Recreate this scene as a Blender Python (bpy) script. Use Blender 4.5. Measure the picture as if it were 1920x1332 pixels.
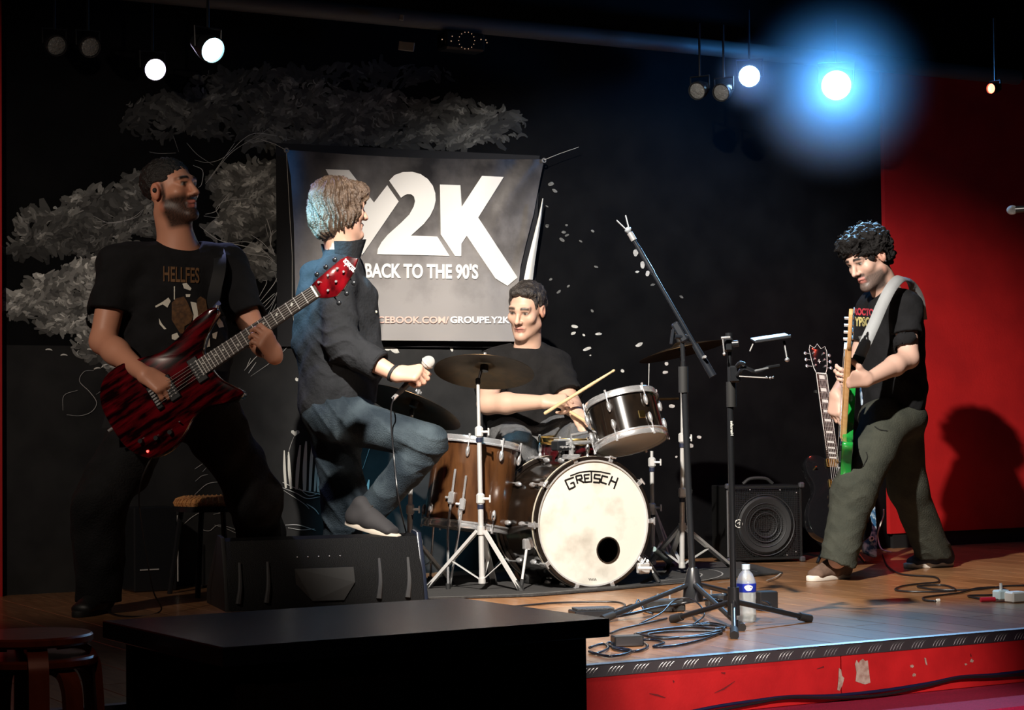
import bpy, math, random
import numpy as np
from mathutils import Vector, Matrix
from mathutils.geometry import delaunay_2d_cdt

random.seed(4); np.random.seed(4)
scene = bpy.context.scene
COL = scene.collection
for _o in list(bpy.data.objects): bpy.data.objects.remove(_o)
PI = math.pi

# ------------------------------------------------------------------ camera
FPX, CAMH = 3700.0, 0.75
PITCH, ROLL = math.atan(124 / FPX), math.radians(-0.6)
cam = bpy.data.objects.new('camera', bpy.data.cameras.new('camera'))
COL.objects.link(cam)
cam.data.sensor_width = 36.0
cam.data.lens = 36.0 * FPX / 1920.0
cam.data.clip_end = 100
CR = Matrix.Rotation(PI / 2 + PITCH, 3, 'X') @ Matrix.Rotation(ROLL, 3, 'Z')
CP = Vector((0, 0, CAMH))
cam.matrix_world = Matrix.Translation(CP) @ CR.to_4x4()
scene.camera = cam
scene.view_settings.view_transform = 'Standard'
scene.view_settings.look = 'None'
scene.view_settings.exposure = 0.0
scene.view_settings.gamma = 1.0
scene.view_settings.use_curve_mapping = False
scene.cycles.use_denoising = True
scene.cycles.max_bounces = 5
scene.cycles.volume_bounces = 0

def ray(px, py):
    return CR @ Vector(((px - 960) / FPX, -(py - 666) / FPX, -1))
def at(px, py, Y):
    d = ray(px, py); return CP + d * (Y / d.y)
def ground(px, py, z=0.0):
    d = ray(px, py); return CP + d * ((z - CAMH) / d.z)
def hit(px, py, p, n):
    d = ray(px, py); return CP + d * ((p - CP).dot(n) / d.dot(n))
def V3(*a): return Vector(a)
A30 = math.radians(30)
U = V3(math.cos(A30), math.sin(A30), 0)      # along the stage front, to the right
W = V3(-math.sin(A30), math.cos(A30), 0)     # into the stage
Z = V3(0, 0, 1)
E0 = V3(.23, 6.07, 0)                        # a point on the stage front edge
WP = V3(-1.45, 9.25, 0)                      # a point on the back wall
def st(u, w, z=0): return E0 + U * u + W * w + Z * z

# ------------------------------------------------------------------ world and lights
world = bpy.data.worlds.new('world'); scene.world = world
world.use_nodes = True
world.node_tree.nodes['Background'].inputs[0].default_value = (.30, .36, .5, 1)
world.node_tree.nodes['Background'].inputs[1].default_value = 0.0035
def lamp(name, kind, loc, energy, color, target=None, size=60, blend=.6, rad=.06):
    l = bpy.data.lights.new(name, kind); l.energy = energy; l.color = color
    o = bpy.data.objects.new(name, l); COL.objects.link(o); o.location = loc
    l.shadow_soft_size = rad
    if kind == 'SPOT':
        l.spot_size = math.radians(size); l.spot_blend = blend
    if target is not None:
        o.rotation_euler = (Vector(target) - Vector(loc)).to_track_quat('-Z', 'Y').to_euler()
    return o
# front-of-house lamps (hung over the audience), plus two added fills
lamp('front_spot', 'SPOT', (-.50, 4.8, 3.5), 2600, (1, .93, .84), (.80, 9.5, .55), 46, .65, .05)
lamp('front_spot_low', 'SPOT', (.2, 4.4, 3.4), 1500, (1, .90, .78), (.22, 7.1, 0), 27, .85, .05)  # added narrow spot, only to brighten the floor before the kit
lamp('front_wash', 'SPOT', (-2.6, 4.6, 2.6), 225, (1, .84, .70), (-1.6, 8.9, .95), 46, .9, .06)
lamp('house_spot', 'SPOT', (2.6, 1.6, 1.9), 1000, (1, .84, .80), (1.0, 6.35, -.25), 21, .8, .05)
lamp('stool_fill', 'SPOT', (-.4, 2.6, 2.6), 16, (1, .45, .30), (-1.15, 4.9, .1), 34, .9, .08)  # added weak reddish fill to lift the stools out of the dark
# the lit stage lamps in view throw their own beams
lamp('rear_beam_left', 'SPOT', at(397, 93, 7.9) + V3(.03, .02, -.12), 300, (.22, .70, 1), (-.84, 8.5, 1.40), 32, .7, .05)
lamp('rear_beam_left_low', 'SPOT', at(290, 130, 8.8) + V3(.05, -.12, -.05), 50, (.45, .5, 1), (-.2, 7.6, .4), 60, .7, .05)
_p = at(1568, 161, 10.15); lamp('rear_beam_right', 'SPOT', _p + (V3(1.35, 6.9, 0) - _p).normalized() * .60, 330, (.30, .62, 1), (1.35, 6.9, 0), 60, .6, .05)
_p = at(1405, 143, 10.05); lamp('rear_beam_middle', 'SPOT', _p + (V3(.4, 6.6, .3) - _p).normalized() * .40, 150, (.3, .6, 1), (.4, 6.6, .3), 44, .6, .05)
lamp('side_beam_red', 'SPOT', at(1860, 166, 9.6) + V3(-.03, -.05, -.03), 30, (1, .1, .06), (1.75, 10.6, .6), 70, .7, .04)

# ------------------------------------------------------------------ materials
MATS = {}
def mat(name, col=(.5, .5, .5), rough=.5, metal=0.0, col2=None, scale=20, bump=0.0, bscale=None, coat=0.0,
        emit=None, estr=0.0, attr=False, trans=0.0, spec=.5, stretch=None, detail=4, ramp=(.35, .65), rnd=0.0, sheen=0.0, rot=None):
    if name in MATS: return MATS[name]
    m = bpy.data.materials.new(name); m.use_nodes = True; MATS[name] = m
    nt = m.node_tree; b = nt.nodes['Principled BSDF']; L = nt.links.new
    b.inputs['Base Color'].default_value = (*col, 1)
    b.inputs['Roughness'].default_value = rough
    b.inputs['Metallic'].default_value = metal
    b.inputs['Specular IOR Level'].default_value = spec
    b.inputs['Coat Weight'].default_value = coat
    b.inputs['Coat Roughness'].default_value = .08
    b.inputs['Transmission Weight'].default_value = trans
    if sheen:
        b.inputs['Sheen Weight'].default_value = sheen
    if emit:
        b.inputs['Emission Color'].default_value = (*emit, 1); b.inputs['Emission Strength'].default_value = estr
    src = None
    if col2 is not None or bump or rnd:
        tc = nt.nodes.new('ShaderNodeTexCoord'); mp = nt.nodes.new('ShaderNodeMapping')
        L(tc.outputs['Object'], mp.inputs['Vector'])
        if stretch: mp.inputs['Scale'].default_value = stretch
        if rot:
            mp.vector_type = 'TEXTURE'; mp.inputs['Rotation'].default_value = rot; mp.inputs['Scale'].default_value = [1 / q for q in stretch]
    if col2 is not None:
        n = nt.nodes.new('ShaderNodeTexNoise'); n.inputs['Scale'].default_value = scale; n.inputs['Detail'].default_value = detail
        L(mp.outputs['Vector'], n.inputs['Vector'])
        r = nt.nodes.new('ShaderNodeValToRGB')
        r.color_ramp.elements[0].position, r.color_ramp.elements[1].position = ramp
        r.color_ramp.elements[0].color = (*col, 1); r.color_ramp.elements[1].color = (*col2, 1)
        L(n.outputs['Fac'], r.inputs['Fac']); src = r.outputs['Color']
    if attr:
        a = nt.nodes.new('ShaderNodeAttribute'); a.attribute_name = 'Col'; src = a.outputs['Color']
    if rnd:
        oi = nt.nodes.new('ShaderNodeObjectInfo')
        mr = nt.nodes.new('ShaderNodeMapRange'); mr.inputs[3].default_value = 1 - rnd; mr.inputs[4].default_value = 1 + rnd
        L(oi.outputs['Random'], mr.inputs[0])
        mx = nt.nodes.new('ShaderNodeVectorMath'); mx.operation = 'MULTIPLY'
        if src is None:
            rgb = nt.nodes.new('ShaderNodeRGB'); rgb.outputs[0].default_value = (*col, 1); src = rgb.outputs[0]
        L(src, mx.inputs[0]); L(mr.outputs[0], mx.inputs[1]); src = mx.outputs[0]
    if src is not None: L(src, b.inputs['Base Color'])
    if bump:
        n2 = nt.nodes.new('ShaderNodeTexNoise'); n2.inputs['Scale'].default_value = bscale or scale; n2.inputs['Detail'].default_value = 5
        L(mp.outputs['Vector'], n2.inputs['Vector'])
        bp = nt.nodes.new('ShaderNodeBump'); bp.inputs['Strength'].default_value = bump; bp.inputs['Distance'].default_value = .01
        L(n2.outputs['Fac'], bp.inputs['Height']); L(bp.outputs['Normal'], b.inputs['Normal'])
    return m
chrome = mat('chrome', (.86, .86, .87), .2, .78)
steel = mat('satin steel', (.74, .73, .71), .36, .45)
gold = mat('gold plate', (.9, .62, .22), .22, 1.0)
blackm = mat('black metal', (.012, .013, .015), .32, 0.0, spec=.5)
blackg = mat('black gloss', (.006, .006, .007), .12, 0.0, coat=.6)
rubber = mat('black rubber', (.012, .012, .012), .7)
plasticb = mat('black plastic', (.014, .014, .015), .45, bump=.15, bscale=300)
whitep = mat('white paint', (.8, .79, .74), .6)
cablem = mat('black cable', (.010, .010, .012), .38)

# ------------------------------------------------------------------ mesh builder
def frame(axis, ref=None):
    z = Vector(axis).normalized()
    r = Vector(ref) if ref is not None else (Z if abs(z.z) < .95 else V3(1, 0, 0))
    x = (r - z * r.dot(z)).normalized(); y = z.cross(x)
    return Matrix((x, y, z)).transposed()      # columns x, y, z
def mat4(origin, x, y, z):
    m = Matrix((x, y, z)).transposed().to_4x4(); m.translation = origin; return m
def spline(pts, n=6, closed=False):
    P = [Vector(p) for p in pts]; out = []
    N = len(P); segs = N if closed else N - 1
    for i in range(segs):
        p0 = P[(i - 1) % N] if closed or i > 0 else P[0] * 2 - P[1]
        p1, p2 = P[i], P[(i + 1) % N]
        p3 = P[(i + 2) % N] if closed or i + 2 < N else P[-1] * 2 - P[-2]
        for j in range(n):
            t = j / n
            out.append(.5 * ((2 * p1) + (p2 - p0) * t + (2 * p0 - 5 * p1 + 4 * p2 - p3) * t * t + (3 * p1 - p0 - 3 * p2 + p3) * t ** 3))
    if not closed: out.append(P[-1])
    return out
WM = {}
class MB:
    def __init__(s): s.v = []; s.f = []
    def add(s, vs, fs):
        o = len(s.v); s.v.extend([tuple(v) for v in vs]); s.f.extend([tuple(i + o for i in f) for f in fs]); return s
    def box(s, c, size, R=None, taper=None):
        a, b, d = size[0] / 2, size[1] / 2, size[2] / 2
        vs = [V3(x * a, y * b, z * d) for z in (-1, 1) for y in (-1, 1) for x in (-1, 1)]
        if taper:
            for i in range(4, 8): vs[i].x *= taper; vs[i].y *= taper
        R = R if R is not None else Matrix.Identity(3)
        vs = [Vector(c) + R @ v for v in vs]
        return s.add(vs, [(0, 2, 3, 1), (4, 5, 7, 6), (0, 1, 5, 4), (2, 6, 7, 3), (0, 4, 6, 2), (1, 3, 7, 5)])
    def bbox2(s, c, size, R=None, b=.004):      # box with chamfered edges
        import itertools
        R = R if R is not None else Matrix.Identity(3)
        h = [x / 2 for x in size]; b = min(b, *[x * .45 for x in h]); vs = []; idx = {}
        for sg in itertools.product((-1, 1), repeat=3):
            for ax in range(3):
                p = [sg[i] * (h[i] - (0 if i == ax else b)) for i in range(3)]
                idx[(sg, ax)] = len(vs); vs.append(Vector(c) + R @ Vector(p))
        fs = []
        for ax in range(3):
            i, j = [k for k in range(3) if k != ax]
            for sa in (-1, 1):
                q = []
                for si, sj in ((-1, -1), (1, -1), (1, 1), (-1, 1)):
                    g = [0, 0, 0]; g[ax] = sa; g[i] = si; g[j] = sj; q.append(idx[(tuple(g), ax)])
                fs.append(q if (sa > 0) == (ax != 1) else q[::-1])
        for ax in range(3):                     # edges along ax
            i, j = [k for k in range(3) if k != ax]
            for si in (-1, 1):
                for sj in (-1, 1):
                    g0 = [0, 0, 0]; g0[ax] = -1; g0[i] = si; g0[j] = sj; g1 = list(g0); g1[ax] = 1
                    q = [idx[(tuple(g0), i)], idx[(tuple(g1), i)], idx[(tuple(g1), j)], idx[(tuple(g0), j)]]
                    fs.append(q if (si * sj > 0) == (ax != 1) else q[::-1])
        for sg in itertools.product((-1, 1), repeat=3):
            q = [idx[(sg, 0)], idx[(sg, 1)], idx[(sg, 2)]]
            fs.append(q if sg[0] * sg[1] * sg[2] > 0 else q[::-1])
        return s.add(vs, fs)
    def cyl(s, p0, p1, r0, r1=None, n=12, caps=True):
        r1 = r0 if r1 is None else r1; p0, p1 = Vector(p0), Vector(p1); F = frame(p1 - p0)
        vs = []
        for p, r in ((p0, r0), (p1, r1)):
            for i in range(n):
                a = 2 * PI * i / n; vs.append(p + F @ V3(math.cos(a) * r, math.sin(a) * r, 0))
        fs = [(i, (i + 1) % n, n + (i + 1) % n, n + i) for i in range(n)]
        if caps: fs += [tuple(range(n))[::-1], tuple(range(n, 2 * n))]
        return s.add(vs, fs)
    def tube(s, pts, r, n=8, caps=True):
        P = [Vector(p) for p in pts]; m = len(P); rs = r if isinstance(r, (list, tuple)) else [r] * m
        T = []
        for i in range(m):
            d = P[min(i + 1, m - 1)] - P[max(i - 1, 0)]; T.append(d.normalized() if d.length > 1e-9 else Z.copy())
        F = frame(T[0]); x = F.col[0].copy(); vs = []
        for i in range(m):
            x = (x - T[i] * x.dot(T[i]))
            x = x.normalized() if x.length > 1e-6 else frame(T[i]).col[0].copy()
            y = T[i].cross(x)
            for k in range(n):
                a = 2 * PI * k / n; vs.append(P[i] + (x * math.cos(a) + y * math.sin(a)) * rs[i])
        fs = [(i * n + k, i * n + (k + 1) % n, (i + 1) * n + (k + 1) % n, (i + 1) * n + k) for i in range(m - 1) for k in range(n)]
        if caps: fs += [tuple(range(n))[::-1], tuple(range((m - 1) * n, m * n))]
        return s.add(vs, fs)
    def lathe(s, prof, o, axis, n=32, ref=None, closed=False):
        F = frame(axis, ref); o = Vector(o); vs = []; m = len(prof)
        for r, h in prof:
            for i in range(n):
                a = 2 * PI * i / n; vs.append(o + F @ V3(math.cos(a) * r, math.sin(a) * r, h))
        rng = m if closed else m - 1
        fs = [(j * n + i, j * n + (i + 1) % n, ((j + 1) % m) * n + (i + 1) % n, ((j + 1) % m) * n + i) for j in range(rng) for i in range(n)]
        if not closed:
            if prof[0][0] > 1e-5: fs.append(tuple(range(n))[::-1])
            if prof[-1][0] > 1e-5: fs.append(tuple(range((m - 1) * n, m * n)))
        return s.add(vs, fs)
    def ell(s, c, rad, R=None, n=14, m=8):
        R = R if R is not None else Matrix.Identity(3); c = Vector(c); vs = []
        for j in range(m + 1):
            t = PI * j / m
            for i in range(n):
                a = 2 * PI * i / n
                vs.append(c + R @ V3(rad[0] * math.sin(t) * math.cos(a), rad[1] * math.sin(t) * math.sin(a), -rad[2] * math.cos(t)))
        return s.add(vs, [(j * n + i, j * n + (i + 1) % n, (j + 1) * n + (i + 1) % n, (j + 1) * n + i) for j in range(m) for i in range(n)])
    def prism(s, outline, z0, z1, M, bev=0.0):   # outline CCW in local x,y
        P = [Vector((p[0], p[1])) for p in outline]; n = len(P)
        area = sum(P[i].x * P[(i + 1) % n].y - P[(i + 1) % n].x * P[i].y for i in range(n))
        if area < 0: P = P[::-1]
        def inset(b):
            out = []
            for i in range(n):
                d = (P[(i + 1) % n] - P[i - 1]);
                d = d.normalized() if d.length > 1e-9 else Vector((1, 0)); out.append(P[i] + Vector((-d.y, d.x)) * b)
            return out
        if bev: rings = [(inset(bev), z0), (inset(bev * .3), z0 + bev * .3), (P, z0 + bev), (P, z1 - bev), (inset(bev * .3), z1 - bev * .3), (inset(bev), z1)]
        else: rings = [(P, z0), (P, z1)]
        vs = [M @ V3(p.x, p.y, z) for R_, z in rings for p in R_]
        fs = [(j * n + i, j * n + (i + 1) % n, (j + 1) * n + (i + 1) % n, (j + 1) * n + i) for j in range(len(rings) - 1) for i in range(n)]
        k = (len(rings) - 1) * n
        fs += [tuple(range(n))[::-1], tuple(range(k, k + n))]
        return s.add(vs, fs)
    def ribbon(s, pts, w, nrm, lift=0.0):        # flat painted stroke; w a width or list
        P = [Vector(p) for p in pts]; m = len(P); ws = w if isinstance(w, (list, tuple)) else [w] * m; nrm = Vector(nrm); vs = []
        for i in range(m):
            t = (P[min(i + 1, m - 1)] - P[max(i - 1, 0)])
            t = t.normalized() if t.length > 1e-9 else U
            x = t.cross(nrm).normalized() * ws[i] / 2
            vs += [P[i] + x + nrm * lift, P[i] - x + nrm * lift]
        return s.add(vs, [(2 * i, 2 * i + 2, 2 * i + 3, 2 * i + 1) for i in range(m - 1)])
    def build(s, name, m, parent=None, smooth=40, cols=None):
        return link_mesh(name, s.v, s.f, m, parent, smooth, cols)
def link_mesh(name, v, f, m, parent=None, smooth=40, cols=None):
    me = bpy.data.meshes.new(name)
    if isinstance(v, np.ndarray):
        me.vertices.add(len(v)); me.vertices.foreach_set('co', v.astype(np.float32).ravel())
        nf = len(f); me.loops.add(nf * 4); me.loops.foreach_set('vertex_index', f.astype(np.int32).ravel())
        me.polygons.add(nf); me.polygons.foreach_set('loop_start', np.arange(0, nf * 4, 4, dtype=np.int32))
        me.update(calc_edges=True); me.validate()
    else:
        me.from_pydata([tuple(x) for x in v], [], [tuple(x) for x in f]); me.update()
    if smooth:
        me.polygons.foreach_set('use_smooth', [True] * len(me.polygons))
        if smooth < 180: me.set_sharp_from_angle(angle=math.radians(smooth))
    if cols is not None:
        a = me.color_attributes.new('Col', 'FLOAT_COLOR', 'POINT')
        c = np.ones((len(me.vertices), 4), np.float32); c[:, :3] = cols
        a.data.foreach_set('color', c.ravel())
    me.materials.append(m if not isinstance(m, str) else MATS[m])
    o = bpy.data.objects.new(name, me); COL.objects.link(o)
    WM[o.name] = Matrix.Identity(4)
    if parent is not None: setparent(o, parent)
    return o
def setparent(o, parent):
    o.parent = parent; o.matrix_parent_inverse = WM[parent.name].inverted()
def tag(o, label, cat, group=None, kind=None):
    if label: o['label'] = label
    if cat: o['category'] = cat
    if group: o['group'] = group
    if kind: o['kind'] = kind
    return o
def thing(name, label, cat, loc, group=None):
    o = bpy.data.objects.new(name, None); COL.objects.link(o); o.location = loc
    o.empty_display_size = .1
    WM[o.name] = Matrix.Translation(Vector(loc))
    return tag(o, label, cat, group)
def struct(o): o['kind'] = 'structure'; return o
def stuff(o): o['kind'] = 'stuff'; return o
_txt = {}
def text_mesh(body, bold=.0):
    """outline letters as a flat triangle mesh, normalised so that x and y run 0..1"""
    k = (body, bold)
    if k in _txt: return _txt[k]
    c = bpy.data.curves.new('t', 'FONT'); c.body = body; c.offset = bold; c.resolution_u = 4
    o = bpy.data.objects.new('t', c); COL.objects.link(o)
    dg = bpy.context.evaluated_depsgraph_get(); dg.update()
    me = o.evaluated_get(dg).to_mesh()
    vs = [v.co.copy() for v in me.vertices]; fs = [tuple(p.vertices) for p in me.polygons]
    bpy.data.objects.remove(o); bpy.data.curves.remove(c)
    x0, x1 = min(v.x for v in vs), max(v.x for v in vs); y0, y1 = min(v.y for v in vs), max(v.y for v in vs)
    vs = [((v.x - x0) / (x1 - x0), (v.y - y0) / (y1 - y0)) for v in vs]
    _txt[k] = (vs, fs); return _txt[k]
# ================================================================== the setting
woodfloor = mat('laminate floor', (.20, .088, .036), .30, col2=(.33, .165, .075), scale=6, stretch=(9, .8, 1), detail=6, rnd=.28, bump=.05, bscale=30, coat=.12)
floorbase = mat('floor seam', (.02, .012, .008), .8)
blackwall = mat('black wall paint', (.0026, .0026, .0031), .7, col2=(.0048, .0048, .0052), scale=5, bump=.1, bscale=60, spec=.08)
redpaint = mat('red wall paint', (.50, .012, .012), .55, col2=(.40, .009, .010), scale=4, bump=.08, bscale=90)
redfront = mat('red riser paint', (.62, .016, .018), .42, col2=(.50, .012, .014), scale=9, bump=.06, bscale=120)
magenta = mat('magenta carpet', (.50, .004, .07), .95, col2=(.36, .003, .05), scale=160, bump=.3, bscale=400)
housefl = mat('dark house floor', (.010, .008, .008), .6)
chequer = mat('chequer plate', (.30, .30, .31), .42, 1.0)
treadm = mat('chequer tread', (.50, .50, .51), .36, 1.0)
R30 = Matrix.Rotation(A30, 3, 'Z')
def sbox(u0, u1, w0, w1, z0, z1):
    return MB().box(st((u0 + u1) / 2, (w0 + w1) / 2, (z0 + z1) / 2), (u1 - u0, w1 - w0, z1 - z0), R30)
WW = (WP - E0).dot(W)                         # stage depth to the back wall
floor = struct(sbox(-4.2, 6.0, 0.0, WW + .1, -.05, -.008).build('floor', floorbase))
PWID, PLEN = .185, 1.25
pm = {}
def plank_mesh(L):
    L = round(L, 3)
    if L not in pm:
        b = MB().bbox2((0, 0, -.006), (PWID - .0022, L - .0022, .012), None, .0012)
        o = b.build('plank', woodfloor, None, 30); pm[L] = o.data; bpy.data.objects.remove(o)
    return pm[L]
def add_plank(u, w, L):
    o = bpy.data.objects.new('plank', plank_mesh(L)); COL.objects.link(o)
    o.location = st(u, w); o.rotation_euler = (0, 0, A30); o.parent = floor
i = 0
u = -4.2 + PWID / 2
while u < 6.0:
    w = 0.0; L = (.42, .84, 1.25)[(i * 2) % 3]
    while w < WW + .05:
        L = min(L, WW + .06 - w)
        add_plank(u, w + L / 2, L); w += L; L = PLEN
    u += PWID; i += 1
struct(sbox(-4.6, 6.6, WW, WW + .12, -.4, 4.0).build('wall_back', blackwall))
wall = bpy.data.objects['wall_back']
struct(sbox(-5, 7, -6.4, WW + .2, 4.0, 4.1).build('ceiling', mat('black ceiling', (.008, .008, .009), .9)))
struct(sbox(-6, 7, -6.4, .1, -.42, -.37).build('floor_house', housefl))
struct(sbox(.42, 6.0, -.42, .004, -.37, -.185).build('floor_step', magenta))
# red riser: a core with two painted boards and chipped paint
riser = struct(sbox(-4.2, 6.0, .004, .10, -.37, -.05).build('wall_stage_front', mat('riser seam', (.05, .004, .005), .8)))
seam = hit(1573, 1270, E0, W); us = (seam - E0).dot(U)
for a, b in ((-4.2, us - .002), (us + .002, 6.0)):
    MB().bbox2(st((a + b) / 2, -.004, -.108), (b - a, .018, .150), R30, .002).build('board', redfront, riser, 30)
chip = mat('bare chipped board', (.52, .42, .34), .8, col2=(.36, .22, .17), scale=60)
FRN = -W
def fr(px, py): return hit(px, py, E0 + FRN * .0145, W)
def jag(cx, cy, rx, ry, n=14, j=.35):
    return [(cx + rx * (1 + random.uniform(-j, j)) * math.cos(2 * PI * k / n), cy + ry * (1 + random.uniform(-j, j)) * math.sin(2 * PI * k / n)) for k in range(n)]
chips = [[(1603, 1246), (1606, 1238), (1610, 1244), (1613, 1239), (1618, 1236), (1622, 1240), (1627, 1239), (1629, 1255), (1632, 1281), (1622, 1284), (1612, 1281), (1604, 1278), (1606, 1262)],
         [(1573, 1253), (1577, 1256), (1579, 1268), (1583, 1272), (1580, 1285), (1574, 1296), (1570, 1294), (1572, 1275)],
         jag(1710, 1250, 4, 2.6), jag(1714, 1266, 3.2, 3), [(1733, 1234), (1736, 1234), (1739, 1248), (1736, 1247)], jag(1822, 1240, 3.5, 3), jag(1811, 1246, 2.5, 2)]
for c in chips:
    P = [fr(*p) for p in c]
    MB().add(P, [tuple(range(len(P)))]).build('paint_chip', chip, riser, 0)
scuff = mat('dark scuff', (.16, .006, .008), .6)
for c in ([(1340, 1300), (1358, 1292), (1378, 1278)], [(1218, 1301), (1232, 1304), (1248, 1309)], [(1352, 1262), (1360, 1263)], [(1262, 1276), (1264, 1280)], [(1532, 1255), (1545, 1251)], [(1820, 1226), (1821, 1232)]):
    MB().ribbon([fr(*p) for p in c], [.002 + .004 * (k == 1) for k in range(len(c))], FRN).build('scuff_mark', scuff, riser, 0)
# metal nosing
edge = struct(MB().box(st(.9, -.016, -.0165), (10.2, .006, .037), R30).box(st(.9, .0, .0015), (10.2, .038, .003), R30).build('trim_1', chequer, None, 0))
tm = MB(); u = -.8
while u < 4.0:
    for k in range(4):
        a0 = st(u + k * .0135, -.0195, -.031); pts = []
        for j in range(5):
            t = j / 4; pts.append(a0 + U * (.022 * t + .010 * t * t) + Z * (.026 * math.sin(t * PI * .5)))
        tm.tube(pts, [.0005, .0012, .0014, .0012, .0005], 4)
    u += .094
stuff(tm.build('tread_pattern', treadm, edge, 0))
# red wall panels and skirting
RWP = WP - W * .04
rl = hit(1662, 560, RWP, W); ul = (rl - E0).dot(U); rw = (RWP - E0).dot(W)
zt = hit(1662, 122, RWP, W).z; zb = hit(1700, 1000, RWP, W).z
struct(sbox(ul, 6.6, rw, rw + .03, zb, zt).build('wall_right', redpaint))
struct(sbox(ul + .03, 6.6, rw + .01, rw + .035, 0, zb).build('baseboard_right', mat('black skirting', (.006, .006, .006), .7)))
LWP = WP - W * .05
ll = (hit(4, 700, LWP, W) - E0).dot(U); lw = (LWP - E0).dot(W)
struct(sbox(-4.6, ll, lw, lw + .04, 0, 2.9).build('wall_left', redpaint))
# ceiling truss beam along the wall
bp0, bp1 = hit(300, -8, WP - W * .3, W), hit(1330, 84, WP - W * .3, W)
struct(MB().cyl(bp0 - U * 1.2, bp1 + U * 2.2, .045, n=12).build('trim_2', mat('dull grey pipe', (.07, .065, .06), .6), None, 60))

# ------------------------------------------------------------------ mural painted on the back wall
WN = -W
def wl(px, py, lift=.0025): return hit(px, py, WP + WN * lift, W)
pw = mat('mural paint', attr=True, rough=.75)
mm = MB(); mc = []
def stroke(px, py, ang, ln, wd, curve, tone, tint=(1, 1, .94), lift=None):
    if px < 300 and py > 480: tone *= 1.45  # lower left lightened in the paint, like the centre of the wash
    if py < 285: tone *= .55  # upper foliage darkened in the paint to mimic weaker light there
    pts = []; n = 5
    for k in range(n):
        t = k / (n - 1) - .5; a = ang + curve * t
        pts.append((px + math.cos(a) * ln * t - math.sin(ang) * curve * ln * .35 * (t * t), py + math.sin(a) * ln * t + math.cos(ang) * curve * ln * .35 * (t * t)))
    lf = lift or .002 + random.random() * .004
    P = [wl(x, y, lf) for x, y in pts]
    mm.ribbon(P, [.0016 * wd, .0027 * wd, .0031 * wd, .0024 * wd, .0012 * wd], WN)
    mc.extend([[tone * tint[0], tone * tint[1], tone * tint[2]]] * (2 * n))
# (centre x, y, radius x, y, strokes, brightness)
blobs = [(105, 425, 85, 38, 150, .30), (205, 395, 95, 48, 230, .34), (280, 350, 60, 28, 60, .26), (55, 465, 48, 20, 60, .24), (150, 450, 90, 28, 120, .26), (290, 425, 55, 20, 60, .36), (230, 470, 50, 22, 50, .22),
         (190, 505, 75, 26, 150, .62), (120, 550, 85, 40, 230, .5), (215, 545, 60, 40, 180, .62), (50, 570, 45, 28, 80, .45), (150, 585, 80, 36, 190, .55), (205, 620, 70, 36, 150, .6), (110, 610, 40, 16, 50, .45), (185, 655, 50, 22, 60, .6), (225, 690, 30, 12, 25, .55),
         (455, 350, 62, 42, 260, .52), (490, 330, 30, 30, 90, .5), (470, 400, 58, 26, 170, .46), (420, 345, 30, 18, 60, .42), (440, 432, 55, 20, 90, .42), (485, 492, 36, 34, 110, .5), (500, 400, 22, 60, 110, .42),
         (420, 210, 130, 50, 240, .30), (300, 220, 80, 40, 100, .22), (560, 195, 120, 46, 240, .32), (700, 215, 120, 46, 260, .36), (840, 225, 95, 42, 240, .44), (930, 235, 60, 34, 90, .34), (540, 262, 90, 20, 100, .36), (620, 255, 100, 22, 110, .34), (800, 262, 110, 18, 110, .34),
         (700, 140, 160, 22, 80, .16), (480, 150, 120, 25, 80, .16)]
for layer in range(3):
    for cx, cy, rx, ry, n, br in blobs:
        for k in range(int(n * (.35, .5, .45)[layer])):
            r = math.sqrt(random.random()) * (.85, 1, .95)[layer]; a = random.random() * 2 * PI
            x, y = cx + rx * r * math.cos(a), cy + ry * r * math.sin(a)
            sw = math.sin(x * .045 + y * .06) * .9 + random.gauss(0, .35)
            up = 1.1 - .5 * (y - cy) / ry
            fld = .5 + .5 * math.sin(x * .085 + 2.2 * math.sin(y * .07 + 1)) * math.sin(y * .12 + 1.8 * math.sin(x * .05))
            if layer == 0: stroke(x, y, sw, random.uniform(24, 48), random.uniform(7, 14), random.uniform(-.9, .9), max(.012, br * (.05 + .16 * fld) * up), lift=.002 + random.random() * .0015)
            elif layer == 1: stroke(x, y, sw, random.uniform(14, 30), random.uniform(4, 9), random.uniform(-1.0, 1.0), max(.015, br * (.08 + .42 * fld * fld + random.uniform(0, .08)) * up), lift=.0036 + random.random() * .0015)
            elif fld > .35: stroke(x, y, sw + random.gauss(0, .4), random.uniform(7, 15), random.uniform(1.5, 4.5), random.uniform(-1.0, 1.0), max(.03, br * (.15 + .95 * fld * fld) * random.uniform(.7, 1.1) * up), lift=.0052 + random.random() * .0015)
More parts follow.
